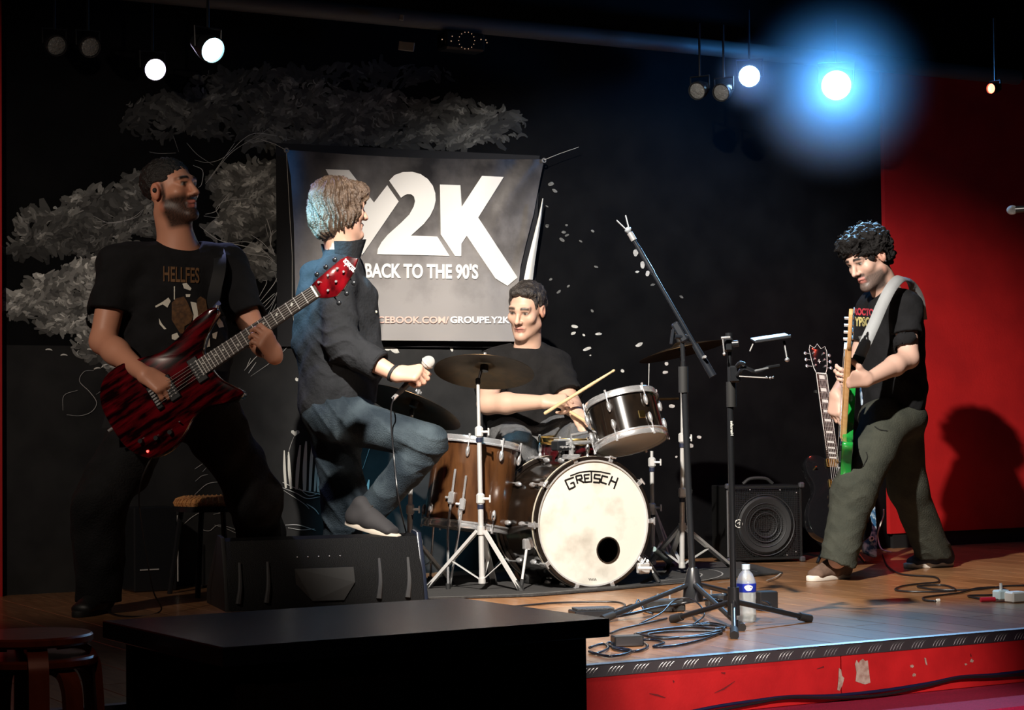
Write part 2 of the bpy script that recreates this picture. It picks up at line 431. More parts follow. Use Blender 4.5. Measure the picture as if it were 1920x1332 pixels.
# scattered leaves under the lower left crown
for x, y in ((195, 685), (182, 690), (150, 640), (262, 650), (255, 672), (170, 655), (115, 610), (132, 607), (92, 655), (120, 665), (218, 690), (232, 682)):
    stroke(x, y, random.uniform(-.6, .3), 13, 2.2, .4, .55)
def line(pts, w=1.0, tone=.55, n=5):
    P = spline([V3(x, y, 0) for x, y in pts], n); m = len(P)
    mm.ribbon([wl(p.x, p.y, .0075) for p in P], [.0022 * w * (.45 + .55 * math.sin(PI * min(1, (k + .6) / m))) for k in range(m)], WN)
    mc.extend([[tone, tone, tone * .97]] * (2 * m))
for pts, w, t in (
    ([(118, 770), (120, 742), (146, 732)], .9, .5), ([(176, 695), (158, 697), (149, 715), (168, 735), (181, 755), (172, 772), (150, 780), (125, 778)], 1.1, .55),
    ([(180, 740), (195, 732), (205, 742)], .8, .4),
    ([(365, 300), (390, 305), (420, 295), (455, 262), (480, 250), (520, 255)], 1.0, .42), ([(350, 268), (370, 290), (400, 310)], .8, .35), ([(362, 310), (380, 320), (378, 345), (372, 352)], 1.2, .5), ([(440, 268), (405, 318), (385, 345)], 1.0, .5), ([(470, 262), (430, 290), (392, 338)], .9, .45), ([(280, 285), (300, 288), (330, 287)], .8, .3), ([(325, 255), (335, 285)], .7, .25), ([(505, 240), (480, 258), (462, 264)], .8, .3),
    ([(175, 405), (205, 418), (245, 410), (270, 392)], 1.0, .5), ([(180, 415), (215, 417), (255, 408), (268, 395)], .9, .45), ([(200, 400), (215, 408)], .8, .4), ([(185, 430), (200, 420), (230, 418)], .8, .4),
    ([(385, 402), (405, 396), (415, 380), (430, 362)], 1.3, .5), ([(382, 405), (410, 408), (405, 392), (420, 378), (445, 374), (468, 372)], 1.2, .5),
    ([(375, 425), (410, 450), (450, 460), (490, 470), (515, 490)], 1.4, .6), ([(420, 452), (460, 474), (500, 482), (522, 500)], 1.2, .55), ([(440, 470), (452, 485), (465, 490)], 1.0, .5), ([(430, 455), (470, 455), (505, 478)], 1.1, .55), ([(470, 440), (492, 455), (515, 480)], 1.2, .6),
    ([(500, 410), (508, 440), (506, 470)], 1.8, .62), ([(512, 432), (506, 452), (516, 480)], 1.6, .6), ([(535, 425), (515, 435), (508, 445)], 1.0, .5), ([(497, 420), (503, 445)], 1.0, .55),
    ([(500, 480), (510, 485), (508, 495), (500, 492), (503, 486)], 1.0, .5), ([(520, 500), (530, 540), (525, 580), (505, 610)], 1.2, .4), ([(515, 510), (520, 545), (505, 585), (490, 605)], 1.0, .4),
    ([(484, 560), (500, 530), (492, 525)], 1.2, .6), ([(488, 565), (512, 535), (520, 520)], 1.3, .6), ([(490, 572), (515, 550)], 1.2, .6), ([(492, 580), (520, 548)], 1.0, .5), ([(486, 590), (505, 575), (515, 560)], 1.0, .5), ([(498, 600), (510, 585), (518, 570)], 1.0, .45),
    ([(458, 695), (475, 675), (482, 668)], 1.6, .62), ([(466, 700), (480, 680)], 1.6, .6), ([(462, 690), (470, 672)], 1.2, .6),
    ([(555, 632), (520, 670), (470, 706)], .8, .55),
    ([(365, 880), (380, 870)], 1.2, .6), ([(366, 903), (378, 893), (390, 890)], 1.0, .5), ([(365, 928), (385, 910), (400, 905), (420, 904)], 1.2, .6), ([(380, 885), (388, 876)], .9, .5), ([(344, 984), (360, 970), (378, 960), (398, 954)], 1.2, .6),
    ([(372, 975), (374, 990), (392, 996), (410, 985), (445, 995), (457, 1008)], 1.2, .5), ([(400, 965), (430, 958)], 1.0, .45), ([(402, 985), (425, 992), (450, 1004)], 1.0, .5),
    ([(530, 905), (560, 918), (590, 925), (612, 930)], 2.0, .6), ([(530, 915), (555, 925), (575, 935), (600, 932)], 1.6, .55), ([(532, 920), (570, 945), (580, 955)], 1.3, .5), ([(575, 945), (590, 955), (598, 965)], 2.0, .55), ([(535, 985), (560, 985), (592, 995)], 1.6, .55), ([(540, 990), (565, 994), (590, 992)], 1.2, .5), ([(560, 915), (580, 930), (605, 922)], 1.4, .5),
    ([(553, 815), (545, 835), (538, 860)], .8, .5), ([(615, 855), (600, 865), (590, 880)], .9, .5), ([(680, 880), (690, 850), (694, 838)], .9, .5), ([(686, 835), (690, 825)], 1.2, .5)):
    line(pts, w, t)
for x0, x1, top, w in ((536, 533, 845, 5), (546, 541, 848, 6), (556, 563, 835, 7), (571, 574, 828, 8), (581, 588, 815, 6), (590, 600, 812, 5), (597, 601, 870, 7), (606, 609, 865, 6), (612, 610, 880, 5), (688, 692, 900, 6), (700, 706, 905, 4)):
    by = 915 + (x0 - 530) * .12
    P = spline([V3(x0, by, 0), V3((x0 + x1) / 2 - 1, (by + top) / 2, 0), V3(x1, top, 0)], 5); m = len(P)
    mm.ribbon([wl(p.x, p.y, .0065) for p in P], [.0026 * w * math.sin(PI * min(1, .08 + .92 * (1 - k / m)) * .75) + .0006 for k in range(m)], WN)
    mc.extend([[.68, .66, .60]] * (2 * m))
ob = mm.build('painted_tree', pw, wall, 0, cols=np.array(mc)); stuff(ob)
u0_, u1_ = (wl(-60, 800) - E0).dot(U), (wl(905, 800) - E0).dot(U)
MB().box(st((u0_ + u1_) / 2, WW - .0006, wl(450, 652).z / 2), (u1_ - u0_, .0012, wl(450, 652).z), R30).build('lower_wall_panel', mat('dark grey wall panel', (.020, .020, .0205), .8, col2=(.030, .030, .030), scale=6, spec=.1), wall, 0)
# painted heart flower and falling petals: one mesh each
petal = mat('petal paint', (.66, .65, .60), .8, col2=(.42, .41, .38), scale=40)
petal_shaded = mat('shaded petal paint', (.16, .16, .15), .8, col2=(.09, .09, .085), scale=40)  # petal paint darkened for upper petals, where less lamp light falls
def paint_poly(name, pts, m=None):
    P = [wl(x, y, .003) for x, y in pts]; MB().add(P, [tuple(range(len(P)))]).build(name, m or petal, wall, 0)
paint_poly('painted_heart', [(553, 818), (546, 812), (546, 808), (550, 807), (553, 810), (557, 807), (561, 808), (562, 812)])
PET = [(20, 25, 6, 3), (22, 150, 7, 5), (148, 148, 6, 5), (130, 195, 9, 6), (150, 215, 9, 5), (320, 187, 8, 5), (242, 255, 7, 4), (343, 423, 9, 5), (45, 505, 7, 5), (160, 550, 7, 5), (97, 587, 11, 5), (317, 713, 7, 6), (203, 815, 13, 8), (193, 860, 10, 6), (262, 872, 6, 5), (358, 864, 13, 6), (625, 935, 15, 8), (283, 963, 18, 7), (305, 1005, 4, 3), (516, 1107, 8, 7), (805, 1060, 7, 8), (797, 1117, 11, 7), (613, 455, 8, 5), (715, 540, 9, 5), (903, 620, 9, 5)]
PET = [(1020 + x * .2852, 380 + y * .2852, rx * .42, ry * .42) for x, y, rx, ry in PET]
PET += [(1192, 474, 4, 6.5), (1205, 497, 4, 6.5), (1214, 513, 3, 6), (1311, 820, 4, 3), (1295, 836, 5, 4), (1291, 898, 2.5, 5), (1268, 857, 2, 2), (1260, 762, 5, 3.5), (740, 657, 8, 5), (727, 653, 6, 5), (688, 654, 7, 5), (847, 655, 2.4, 5), (1033, 345, 5, 4), (1040, 358, 5, 3), (1026, 424, 3, 3), (1054, 450, 5, 3), (557, 712, 2.5, 4)]
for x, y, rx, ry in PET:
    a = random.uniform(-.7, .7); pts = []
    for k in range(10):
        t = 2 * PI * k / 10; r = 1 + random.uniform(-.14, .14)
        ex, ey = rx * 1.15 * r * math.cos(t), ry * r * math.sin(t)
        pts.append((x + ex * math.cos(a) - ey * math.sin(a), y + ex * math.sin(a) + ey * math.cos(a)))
    paint_poly('painted_petal', pts, petal_shaded if y < 600 and not 1188 < x < 1218 else None)

# ------------------------------------------------------------------ banner
BPT = WP + WN * .07
cloth = MB().add([hit(*p, WP + WN * .02, W) for p in ((517, 268), (1012, 292), (1000, 652), (520, 650))] + [hit(*p, WP + WN * .012, W) for p in ((517, 268), (1012, 292), (1000, 652), (520, 650))],
                 [(0, 3, 2, 1), (4, 5, 6, 7), (0, 1, 5, 4), (1, 2, 6, 5), (2, 3, 7, 6), (3, 0, 4, 7)])
tag(cloth.build('backing_cloth', mat('black backing cloth', (.010, .010, .012), .9), None, 0), 'plain black cloth hung on the wall behind the printed banner', 'cloth')
ban = thing('banner', 'grey printed band banner with big pale Y2K lettering hung on back wall', 'banner', hit(770, 640, BPT, W))
def curve_x(tab, y):
    for (y0, x0), (y1, x1) in zip(tab, tab[1:]):
        if y <= y1:
            t = (y - y0) / (y1 - y0); t = t * t * (3 - 2 * t) if False else t
            return x0 + (x1 - x0) * t
    return tab[-1][1]
LT = [(275, 535), (330, 545), (420, 551), (520, 553), (645, 556)]
RT = [(290, 1022), (340, 1012), (400, 1001), (450, 988), (500, 976), (540, 972), (590, 985), (650, 1004)]
def bdisp(px, py):     # sag and folds of the vinyl, metres towards the viewer
    tx = (px - 540) / 480; ty = (py - 285) / 355
    e = max(0, 1 - abs(px - curve_x(LT, py)) / 46); f = max(0, 1 - abs(px - curve_x(RT, py)) / 60)
    d = .035 * e * e * (1 - .3 * ty) - .030 * f 
    fw = min(1, max(0, (px - 885) / 70)); fw = fw * fw * (3 - 2 * fw)
    d += fw * (.022 * math.exp(-(((px - 985) + (py - 330) * .75) / 24) ** 2) - .016 * math.exp(-(((px - 950) + (py - 330) * .55) / 24) ** 2))
    d += .003 * math.sin(px * .045 + py * .01) + .002 * math.sin(py * .06 + px * .02)
    return d
def bpt(px, py, lift=0.0): return hit(px, py, BPT + WN * (bdisp(px, py) + lift), W)
NX, NY = 64, 44; bv = []; bf = []
for j in range(NY + 1):
    ty = j / NY
    for k in range(NX + 1):
        tx = k / NX
        yt = 281 + 18 * tx - 6 * math.sin(PI * tx) * -1; yb = 637 + 4 * tx + (5 if tx > .2 else 0) * 0
        py = yt + (yb - yt) * ty
        x0, x1 = curve_x(LT, py), curve_x(RT, py)
        bv.append(bpt(x0 + (x1 - x0) * tx, py))
for j in range(NY):
    for k in range(NX):
        q = j * (NX + 1) + k; bf.append((q, q + NX + 1, q + NX + 2, q + 1))
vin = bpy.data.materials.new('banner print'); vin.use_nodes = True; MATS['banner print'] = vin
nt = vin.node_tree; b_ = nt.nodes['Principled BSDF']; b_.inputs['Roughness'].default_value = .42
tc = nt.nodes.new('ShaderNodeTexCoord'); sp = nt.nodes.new('ShaderNodeSeparateXYZ'); nz = nt.nodes.new('ShaderNodeTexNoise')
nt.links.new(tc.outputs['Object'], sp.inputs[0]); nt.links.new(tc.outputs['Object'], nz.inputs['Vector'])
nz.inputs['Scale'].default_value = 3.4; nz.inputs['Detail'].default_value = 7; nz.inputs['Roughness'].default_value = .6
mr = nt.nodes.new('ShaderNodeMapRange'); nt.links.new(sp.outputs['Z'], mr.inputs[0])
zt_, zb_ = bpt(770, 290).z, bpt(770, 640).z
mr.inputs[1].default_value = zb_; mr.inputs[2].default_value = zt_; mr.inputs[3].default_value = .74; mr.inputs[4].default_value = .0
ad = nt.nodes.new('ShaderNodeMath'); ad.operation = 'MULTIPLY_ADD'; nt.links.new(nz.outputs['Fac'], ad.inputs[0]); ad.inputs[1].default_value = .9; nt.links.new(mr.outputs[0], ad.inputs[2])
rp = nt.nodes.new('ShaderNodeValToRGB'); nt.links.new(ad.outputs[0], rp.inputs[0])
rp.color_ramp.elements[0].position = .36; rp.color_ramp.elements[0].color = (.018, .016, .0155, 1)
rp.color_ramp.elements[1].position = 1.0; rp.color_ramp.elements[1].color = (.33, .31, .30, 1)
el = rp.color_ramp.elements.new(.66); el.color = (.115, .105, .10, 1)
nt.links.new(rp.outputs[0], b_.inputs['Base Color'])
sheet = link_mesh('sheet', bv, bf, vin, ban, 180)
white = mat('banner white print', (.90, .87, .82), .5)
def c4(x, y): return (500 + x * .31532, 260 + y * .31532)
def densify(pts, step=9):
    out = []
    for a, b in zip(pts, pts[1:] + pts[:1]):
        n = max(1, int(math.hypot(b[0] - a[0], b[1] - a[1]) / step))
        out += [(a[0] + (b[0] - a[0]) * k / n, a[1] + (b[1] - a[1]) * k / n) for k in range(n)]
    return out
YY = [(350, 182), (490, 187), (638, 380), (717, 277), (785, 374), (570, 690), (440, 690), (545, 530)]
T2 = [(728, 250), (760, 217), (810, 199), (865, 197), (915, 211), (958, 240), (988, 280), (1003, 325), (1005, 368), (995, 412), (972, 460), (935, 507), (858, 577), (1015, 583), (1087, 697), (657, 688), (661, 657), (684, 615), (720, 572), (800, 500), (848, 452), (874, 405), (882, 372), (876, 345), (858, 331), (836, 330), (815, 340), (799, 352)]
KK = [(1030, 273), (1152, 277), (1160, 405), (1280, 222), (1410, 228), (1258, 470), (1492, 826), (1432, 876), (1360, 832), (1190, 578), (1158, 625), (1157, 700), (1120, 697), (1035, 570)]
for nm, poly in (('letter_y', YY), ('digit_two', T2), ('letter_k', KK)):
    D2 = [Vector(p) for p in densify([c4(*p) for p in poly])]; nb = len(D2)
    xs, ys = [p.x for p in D2], [p.y for p in D2]; ex = []
    gx = min(xs) + 4
    while gx < max(xs):
        gy = min(ys) + 4
        while gy < max(ys):
            if min((p - Vector((gx, gy))).length for p in D2) > 4: ex.append(Vector((gx, gy)))
            gy += 9
        gx += 9
    r_ = delaunay_2d_cdt(D2 + ex, [], [list(range(nb))], 1, 1e-5)
    MB().add([bpt(p.x, p.y, .006) for p in r_[0]], r_[2]).build(nm, white, sheet, 0)
def print_text(body, x0, y0, x1, y1, slope, m, name, bold=.02):
    vs, fs = text_mesh(body, bold)
    P = [bpt(x0 + (x1 - x0) * a, y1 + (y0 - y1) * b + slope * (x1 - x0) * a, .007) for a, b in vs]
    MB().add(P, fs).build(name, m, sheet, 0)
a, b = c4(585, 738), c4(1258, 830)
print_text("BACK TO THE 90'S", a[0], a[1], b[0], b[1], .012, white, 'slogan', .035)
a, b = c4(590, 1057), c4(1084, 1098)
print_text('FACEBOOK.COM/', a[0], a[1], b[0], b[1], .003, mat('banner pink print', (.80, .52, .44), .5), 'web_address', .018)
a, b = c4(1092, 1057), c4(1446, 1098)
print_text('GROUPE.Y2K', a[0], a[1], b[0], b[1], .003, mat('banner white text', (.95, .94, .92), .5), 'web_name', .03)
for x, y in ((537, 282), (1020, 301), (554, 631), (1003, 646)):
    c = bpt(x, y, .012)
    MB().lathe([(.0075, -.003), (.0125, -.003), (.0125, .003), (.0075, .003)], c, WN, 18, closed=True).build('eyelet', chrome, sheet)
# white reverse of the curled right hem
hemx = [(1018, 372, 2), (1012, 410, 6), (1004, 450, 10), (996, 490, 14), (990, 528, 17), (990, 560, 17), (996, 610, 12)]
hv = MB(); rows = []
for x, y, w_ in hemx:
    rows.append([hit(x - w_ / 2 + w_ * k / 6, y, BPT + WN * (.012 + .014 * math.sin(PI * k / 6)), W) for k in range(7)])
hv.add([p for r in rows for p in r], [(j * 7 + k, j * 7 + 7 + k, j * 7 + 8 + k, j * 7 + k + 1) for j in range(len(rows) - 1) for k in range(6)])
hv.build('curled_hem', mat('banner reverse', (.72, .71, .66), .5), sheet, 180)['label'] = 'white reverse side of curled banner edge'
for nm, pts in (('cord', [(554, 631), (548, 580), (548, 480), (542, 380), (537, 284)]), ('cord', [(1020, 300), (1050, 288), (1085, 276)]), ('cord', [(537, 282), (515, 270), (490, 262)])):
    MB().tube([hit(x, y, BPT + WN * .015, W) for x, y in pts], .0012, 5).build(nm, mat('cord', (.5, .48, .44), .7), ban)
# ================================================================== drum kit
walnut = mat('walnut drum lacquer', (.042, .016, .006), .22, col2=(.095, .038, .013), scale=5, stretch=(6, 6, 1), detail=6, coat=.5)
darkwal = mat('dark drum lacquer', (.006, .0045, .0035), .16, col2=(.014, .009, .006), scale=5, stretch=(5, 5, 1), coat=.9)
skin_h = mat('mottled drum head', (.74, .715, .64), .55, col2=(.44, .41, .35), scale=8, detail=7, ramp=(.50, .80))
bottom_h = mat('clear drum head', (.50, .49, .44), .35)
brass = mat('dark cymbal bronze', (.085, .050, .022), .42, .9, col2=(.055, .034, .017), scale=30)
hoopm = mat('bass drum hoop', (.014, .010, .008), .18, coat=.8)
inlay = mat('hoop inlay', (.55, .50, .40), .4)

def drum(name, label, c, axis, r, depth, shellm, nlug, hoop='metal', heads=(True, True), cat='drum', lugr=0):
    """c: centre of the batter end, axis points from the other end to it"""
    ax = Vector(axis).normalized(); F = frame(ax); d0 = c - ax * depth
    t = thing(name, label, cat, d0)
    sh = MB().lathe([(r, .012), (r, depth - .012), (r - .008, depth - .012), (r - .008, .012)], d0, ax, 48, closed=True).build('shell', shellm, t)
    for k, on in enumerate(heads):
        if not on: continue
        p = c if k == 0 else d0; a = ax if k == 0 else -ax
        MB().lathe([(0, -.004), (r * .97, -.004), (r + .003, -.012), (r + .003, -.02)], p, a, 48).build('drum_head', skin_h if k == 0 else bottom_h, t, 50)
        if hoop == 'metal':
            MB().lathe([(r + .002, .004), (r + .006, .006), (r + .008, .002), (r + .006, -.016), (r + .014, -.020), (r + .014, -.026), (r + .004, -.026)], p, a, 56, closed=True).build('hoop', chrome, t, 50)
    for k in range(nlug):
        an = 2 * PI * (k + .5) / nlug + lugr; rd = F @ V3(math.cos(an), math.sin(an), 0)
        lg = thing_part(t)
        for e, s_ in ((c, -1), (d0, 1)):
            base = e + rd * (r + .002) + ax * s_ * min(.065, depth * .32)
            MB().ell(base + rd * .008, (.011, .010, .026), frame(ax, rd)).build('lug', chrome, t)
            MB().cyl(base + rd * .012, e + rd * (r + .012) - ax * s_ * .010, .0034, n=6).cyl(e + rd * (r + .012) - ax * s_ * .002, e + rd * (r + .012) - ax * s_ * .014, .0055, n=6).build('tension_rod', chrome, t)
    return t, F
def thing_part(t): return t

# ---- bass drum
BA = V3(math.sin(math.radians(27)), -math.cos(math.radians(27)), .0).normalized()
BC = at(1111, 981, 8.80); BR, BDp = .283, .38
bd = thing('bass_drum', 'walnut bass drum with cream front head and round port hole', 'drum', V3(BC.x, BC.y, 0))
BF = frame(BA)                                  # x up, y sideways
MB().lathe([(BR - .004, .02), (BR - .004, BDp - .02), (BR - .012, BDp - .02), (BR - .012, .02)], BC - BA * BDp, BA, 64, closed=True).build('shell', darkwal, bd)
for k in (0, 1):
    p = BC - BA * (0.0 if k == 0 else BDp); a = BA if k == 0 else -BA
    h_ = MB().lathe([(BR - .002, .012), (BR + .012, .012), (BR + .014, .008), (BR + .014, -.028), (BR + .012, -.032), (BR - .002, -.032)], p, a, 72, closed=True).build('hoop', hoopm, bd, 50)
    MB().lathe([(BR + .0146, -.004), (BR + .0146, -.016), (BR + .0138, -.016), (BR + .0138, -.004)], p, a, 72, closed=True).build('inlay_stripe', inlay, h_)
    MB().lathe([(BR - .009, .0128), (BR - .002, .0135), (BR - .002, .0115), (BR - .009, .0115)], p, a, 72, closed=True).build('flesh_ring', steel, h_)
HP = BC + BA * .006                             # front head plane
def hd(px, py): return hit(px, py, HP, BA)
def c6(x, y): return (700 + x * .30208, 780 + y * .30201)
hc = hd(1140, 1032); hr = .057
n = 64; vs = []
for k in range(n):
    a = 2 * PI * k / n; dr = BF @ V3(math.cos(a), math.sin(a), 0)
    rel = hc - HP; bq = rel.dot(dr); cq = rel.length_squared - (BR - .003) ** 2
    tq = -bq + math.sqrt(bq * bq - cq)
    vs += [hc + dr * hr - BA * .004, hc + dr * hr, hc + dr * (hr + (tq - hr) * .5), hc + dr * tq, hc + dr * tq - BA * .01]
front = MB().add(vs, [(k * 5 + j, k * 5 + j + 1, ((k + 1) % n) * 5 + j + 1, ((k + 1) % n) * 5 + j) for k in range(n) for j in range(4)]).build('drum_head', skin_h, bd, 60)
MB().lathe([(hr - .003, -.006), (hr + .0025, -.006), (hr + .0025, .003), (hr - .003, .003)], hc, BA, 48, closed=True).build('port_ring', mat('port ring', (.03, .02, .015), .4), front)
MB().lathe([(0, .004), (BR - .006, .004)], BC - BA * BDp, BA, 48).build('drum_head', mat('dark batter head', (.03, .02, .018), .5), bd)
ink = mat('black head print', (.006, .005, .005), .5)
lg = MB()
for st_, w_ in (([(1243, 383), (1190, 402), (1216, 458), (1252, 440), (1243, 414), (1224, 422)], 1), ([(1224, 373), (1280, 352), (1345, 344), (1410, 348), (1470, 361)], .8),
          ([(1268, 421), (1257, 376), (1290, 369), (1296, 390), (1264, 400)], 1), ([(1276, 398), (1309, 415)], 1), ([(1341, 365), (1309, 368), (1315, 413), (1347, 410)], 1), ([(1312, 390), (1337, 388)], 1),
          ([(1353, 345), (1354, 412)], 1), ([(1409, 369), (1374, 365), (1371, 388), (1407, 393), (1403, 416), (1366, 412)], 1), ([(1455, 381), (1421, 373), (1412, 412), (1447, 424)], 1), ([(1483, 377), (1461, 430)], 1), ([(1518, 386), (1494, 452)], 1), ([(1474, 402), (1508, 416)], 1)):
    P = [hit(*c6(*p), HP + BA * .0012, BA) for p in st_]
    for a, b in zip(P, P[1:]):
        e = (b - a).normalized() * .0016; lg.ribbon([a - e, b + e], .0080 * w_, BA)
lg.build('head_lettering', ink, front, 0)
mk = MB()
for dx in (-6, -3, 0, 3, 6): mk.ribbon([hit(1111 + dx - 1, 1085, HP + BA * .001, BA), hit(1111 + dx + 1, 1089, HP + BA * .001, BA)], .004, BA)
mk.build('maker_mark', mat('grey head print', (.12, .11, .1), .6), front, 0)
for k in range(10):                              # claws, rods and lugs
    an = 2 * PI * (k + .5) / 10; rd = BF @ V3(math.cos(an), math.sin(an), 0); tg = BA.cross(rd)
    for e, s_ in ((BC, 1), (BC - BA * BDp, -1)):
        a = BA * s_; fr_ = Matrix((rd, tg, a)).transposed()
        cl = MB().bbox2(e + rd * (BR + .019) - a * .010, (.010, .022, .048), fr_, .003).bbox2(e + rd * (BR + .010) + a * .0145, (.024, .020, .006), fr_, .002)
        cl.build('claw_hook', chrome, bd)
        MB().cyl(e + rd * (BR + .022) + a * .022, e + rd * (BR + .016) - a * .105, .0035, n=6).bbox2(e + rd * (BR + .022) + a * .026, (.007, .034, .007), fr_, .002).build('tension_rod', chrome, bd)
        MB().ell(e + rd * (BR + .008) - a * .12, (.014, .012, .026), Matrix((rd, tg, a)).transposed()).build('lug', chrome, bd)
for s_ in (-1, 1):                               # spurs
    side = V3(math.cos(math.radians(27)), math.sin(math.radians(27)), 0) * s_
    p0 = BC - BA * .11 + side * (BR - .01) - Z * .10; p1 = BC - BA * .02 + side * (BR + .07); p1.z = .012
    b_ = MB().bbox2(p0 + Z * .01, (.035, .03, .05), R30, .006).build('spur_bracket', chrome, bd)
    MB().cyl(p0, p1, .0062, n=8).build('spur', steel, bd); MB().cyl(p1 + (p0 - p1).normalized() * .05, p1, .0095, .011, n=8).build('spur_tip', rubber, bd)
ms = MB(); top = BC - BA * .19 + Z * (BR)
ms.cyl(top - Z * .005, top + Z * .075, .012, n=10).bbox2(top + Z * .01, (.07, .05, .02), R30, .006).cyl(top + Z * .07 - U * .03, top + Z * .075 + U * .13, .009, n=8)
ms.build('tom_mount', chrome, bd)

# ---- floor tom, rack tom, snare
FC = at(894, 828, 9.02); FB = at(873, 992, 8.98)
ft, FF = drum('floor_tom', 'brown walnut floor tom on three chrome legs beside bass drum', FC, FC - FB, .193, (FC - FB).length, walnut, 8, lugr=.25)
fa = (FC - FB).normalized()
for an in (.35, 2.4, 4.35):
    rd = FF @ V3(math.cos(an), math.sin(an), 0)
    if an == .35: rd = (V3(-.12, -1, 0)).normalized()
    b0 = FB + fa * .12 + rd * .207
    bs = at(843, 1100, 8.85) if an == .35 else b0 + rd * .05
    bs.z = .01
    MB().bbox2(b0, (.03, .028, .055), frame(fa, rd), .006).cyl(b0, b0 + rd.cross(fa) * .03, .006, n=8).build('leg_bracket', chrome, ft)
    MB().tube([b0 + fa * .13, b0, b0 - fa * .13, bs], .0055, 8).build('leg', chrome, ft); MB().cyl(bs + Z * .025, bs - Z * .01, .011, n=10).build('leg_tip', rubber, ft)
TB = at(1184, 833, 8.92); TA = V3(-.225, .30, 1).normalized(); TD = .215
rt, TF = drum('rack_tom', 'black glossy rack tom with chrome hoops tilted above bass drum', TB + TA * TD, TA, .160, TD, darkwal, 6, lugr=.5)
bdg = hit(1212, 770, TB - V3(0, .155, 0), V3(0, 1, 0))
rdv = (bdg - TB - TA * (bdg - TB).dot(TA)).normalized(); bdg = TB + TA * (bdg - TB).dot(TA) + rdv * .1615
Fb = frame(rdv, TA)
MB().bbox2(bdg, (.034, .030, .003), Fb, .001).build('name_badge', gold, rt)
m0 = TB + TA * .03 + U * .05; m1 = BC - BA * .19 + Z * (BR + .075)
MB().tube([TB + TA * .09 - BA * .02 - V3(0, -.165, 0), m1 + Z * .03, m1], .008, 8).build('mount_arm', chrome, rt)
SC = at(1074, 822, 9.22)
redsp = mat('red sparkle lacquer', (.018, .003, .004), .15, col2=(.06, .004, .006), scale=80, coat=.8)
sn, _ = drum('snare_drum', 'small red lacquered snare drum with brass hoop behind bass drum', SC, V3(.02, -.04, 1), .155, .13, redsp, 8)
for o in list(sn.children):
    if o.name.startswith('hoop'): o.data.materials[0] = gold
for k in range(3):
    a = 2 * PI * k / 3 + .5; f_ = V3(SC.x + .22 * math.cos(a), SC.y + .22 * math.sin(a), .008)
    MB().tube([V3(SC.x, SC.y, .16), f_], .008, 8).build('stand_leg', steel, sn)
MB().cyl(V3(SC.x, SC.y, .1), V3(SC.x, SC.y, SC.z - .13), .011, n=10).build('stand_tube', steel, sn)
# small sound module with knobs clamped over the bass drum hoop
mp_ = at(1056, 836, 8.98)
mo = thing('sound_module', 'small black metal module with silver lid and knobs above bass drum', 'module', mp_ - Z * .03)
MB().bbox2(mp_, (.095, .06, .044), R30, .004).build('case', blackm, mo); MB().bbox2(mp_ + Z * .024 , (.075, .05, .012), R30, .003).build('lid', mat('silver lid', (.55, .55, .53), .35, .6), mo)
for k in range(4): MB().cyl(mp_ - W * .03 + U * (k - 1.5) * .02 - Z * .006, mp_ - W * .044 + U * (k - 1.5) * .02 - Z * .006, .006, n=10).build('knob', chrome, mo)
MB().tube([mp_ - Z * .02, mp_ - Z * .05, BC - BA * .25 + Z * (BR - .01) - U * .05], .007, 8).build('clamp', blackm, mo)

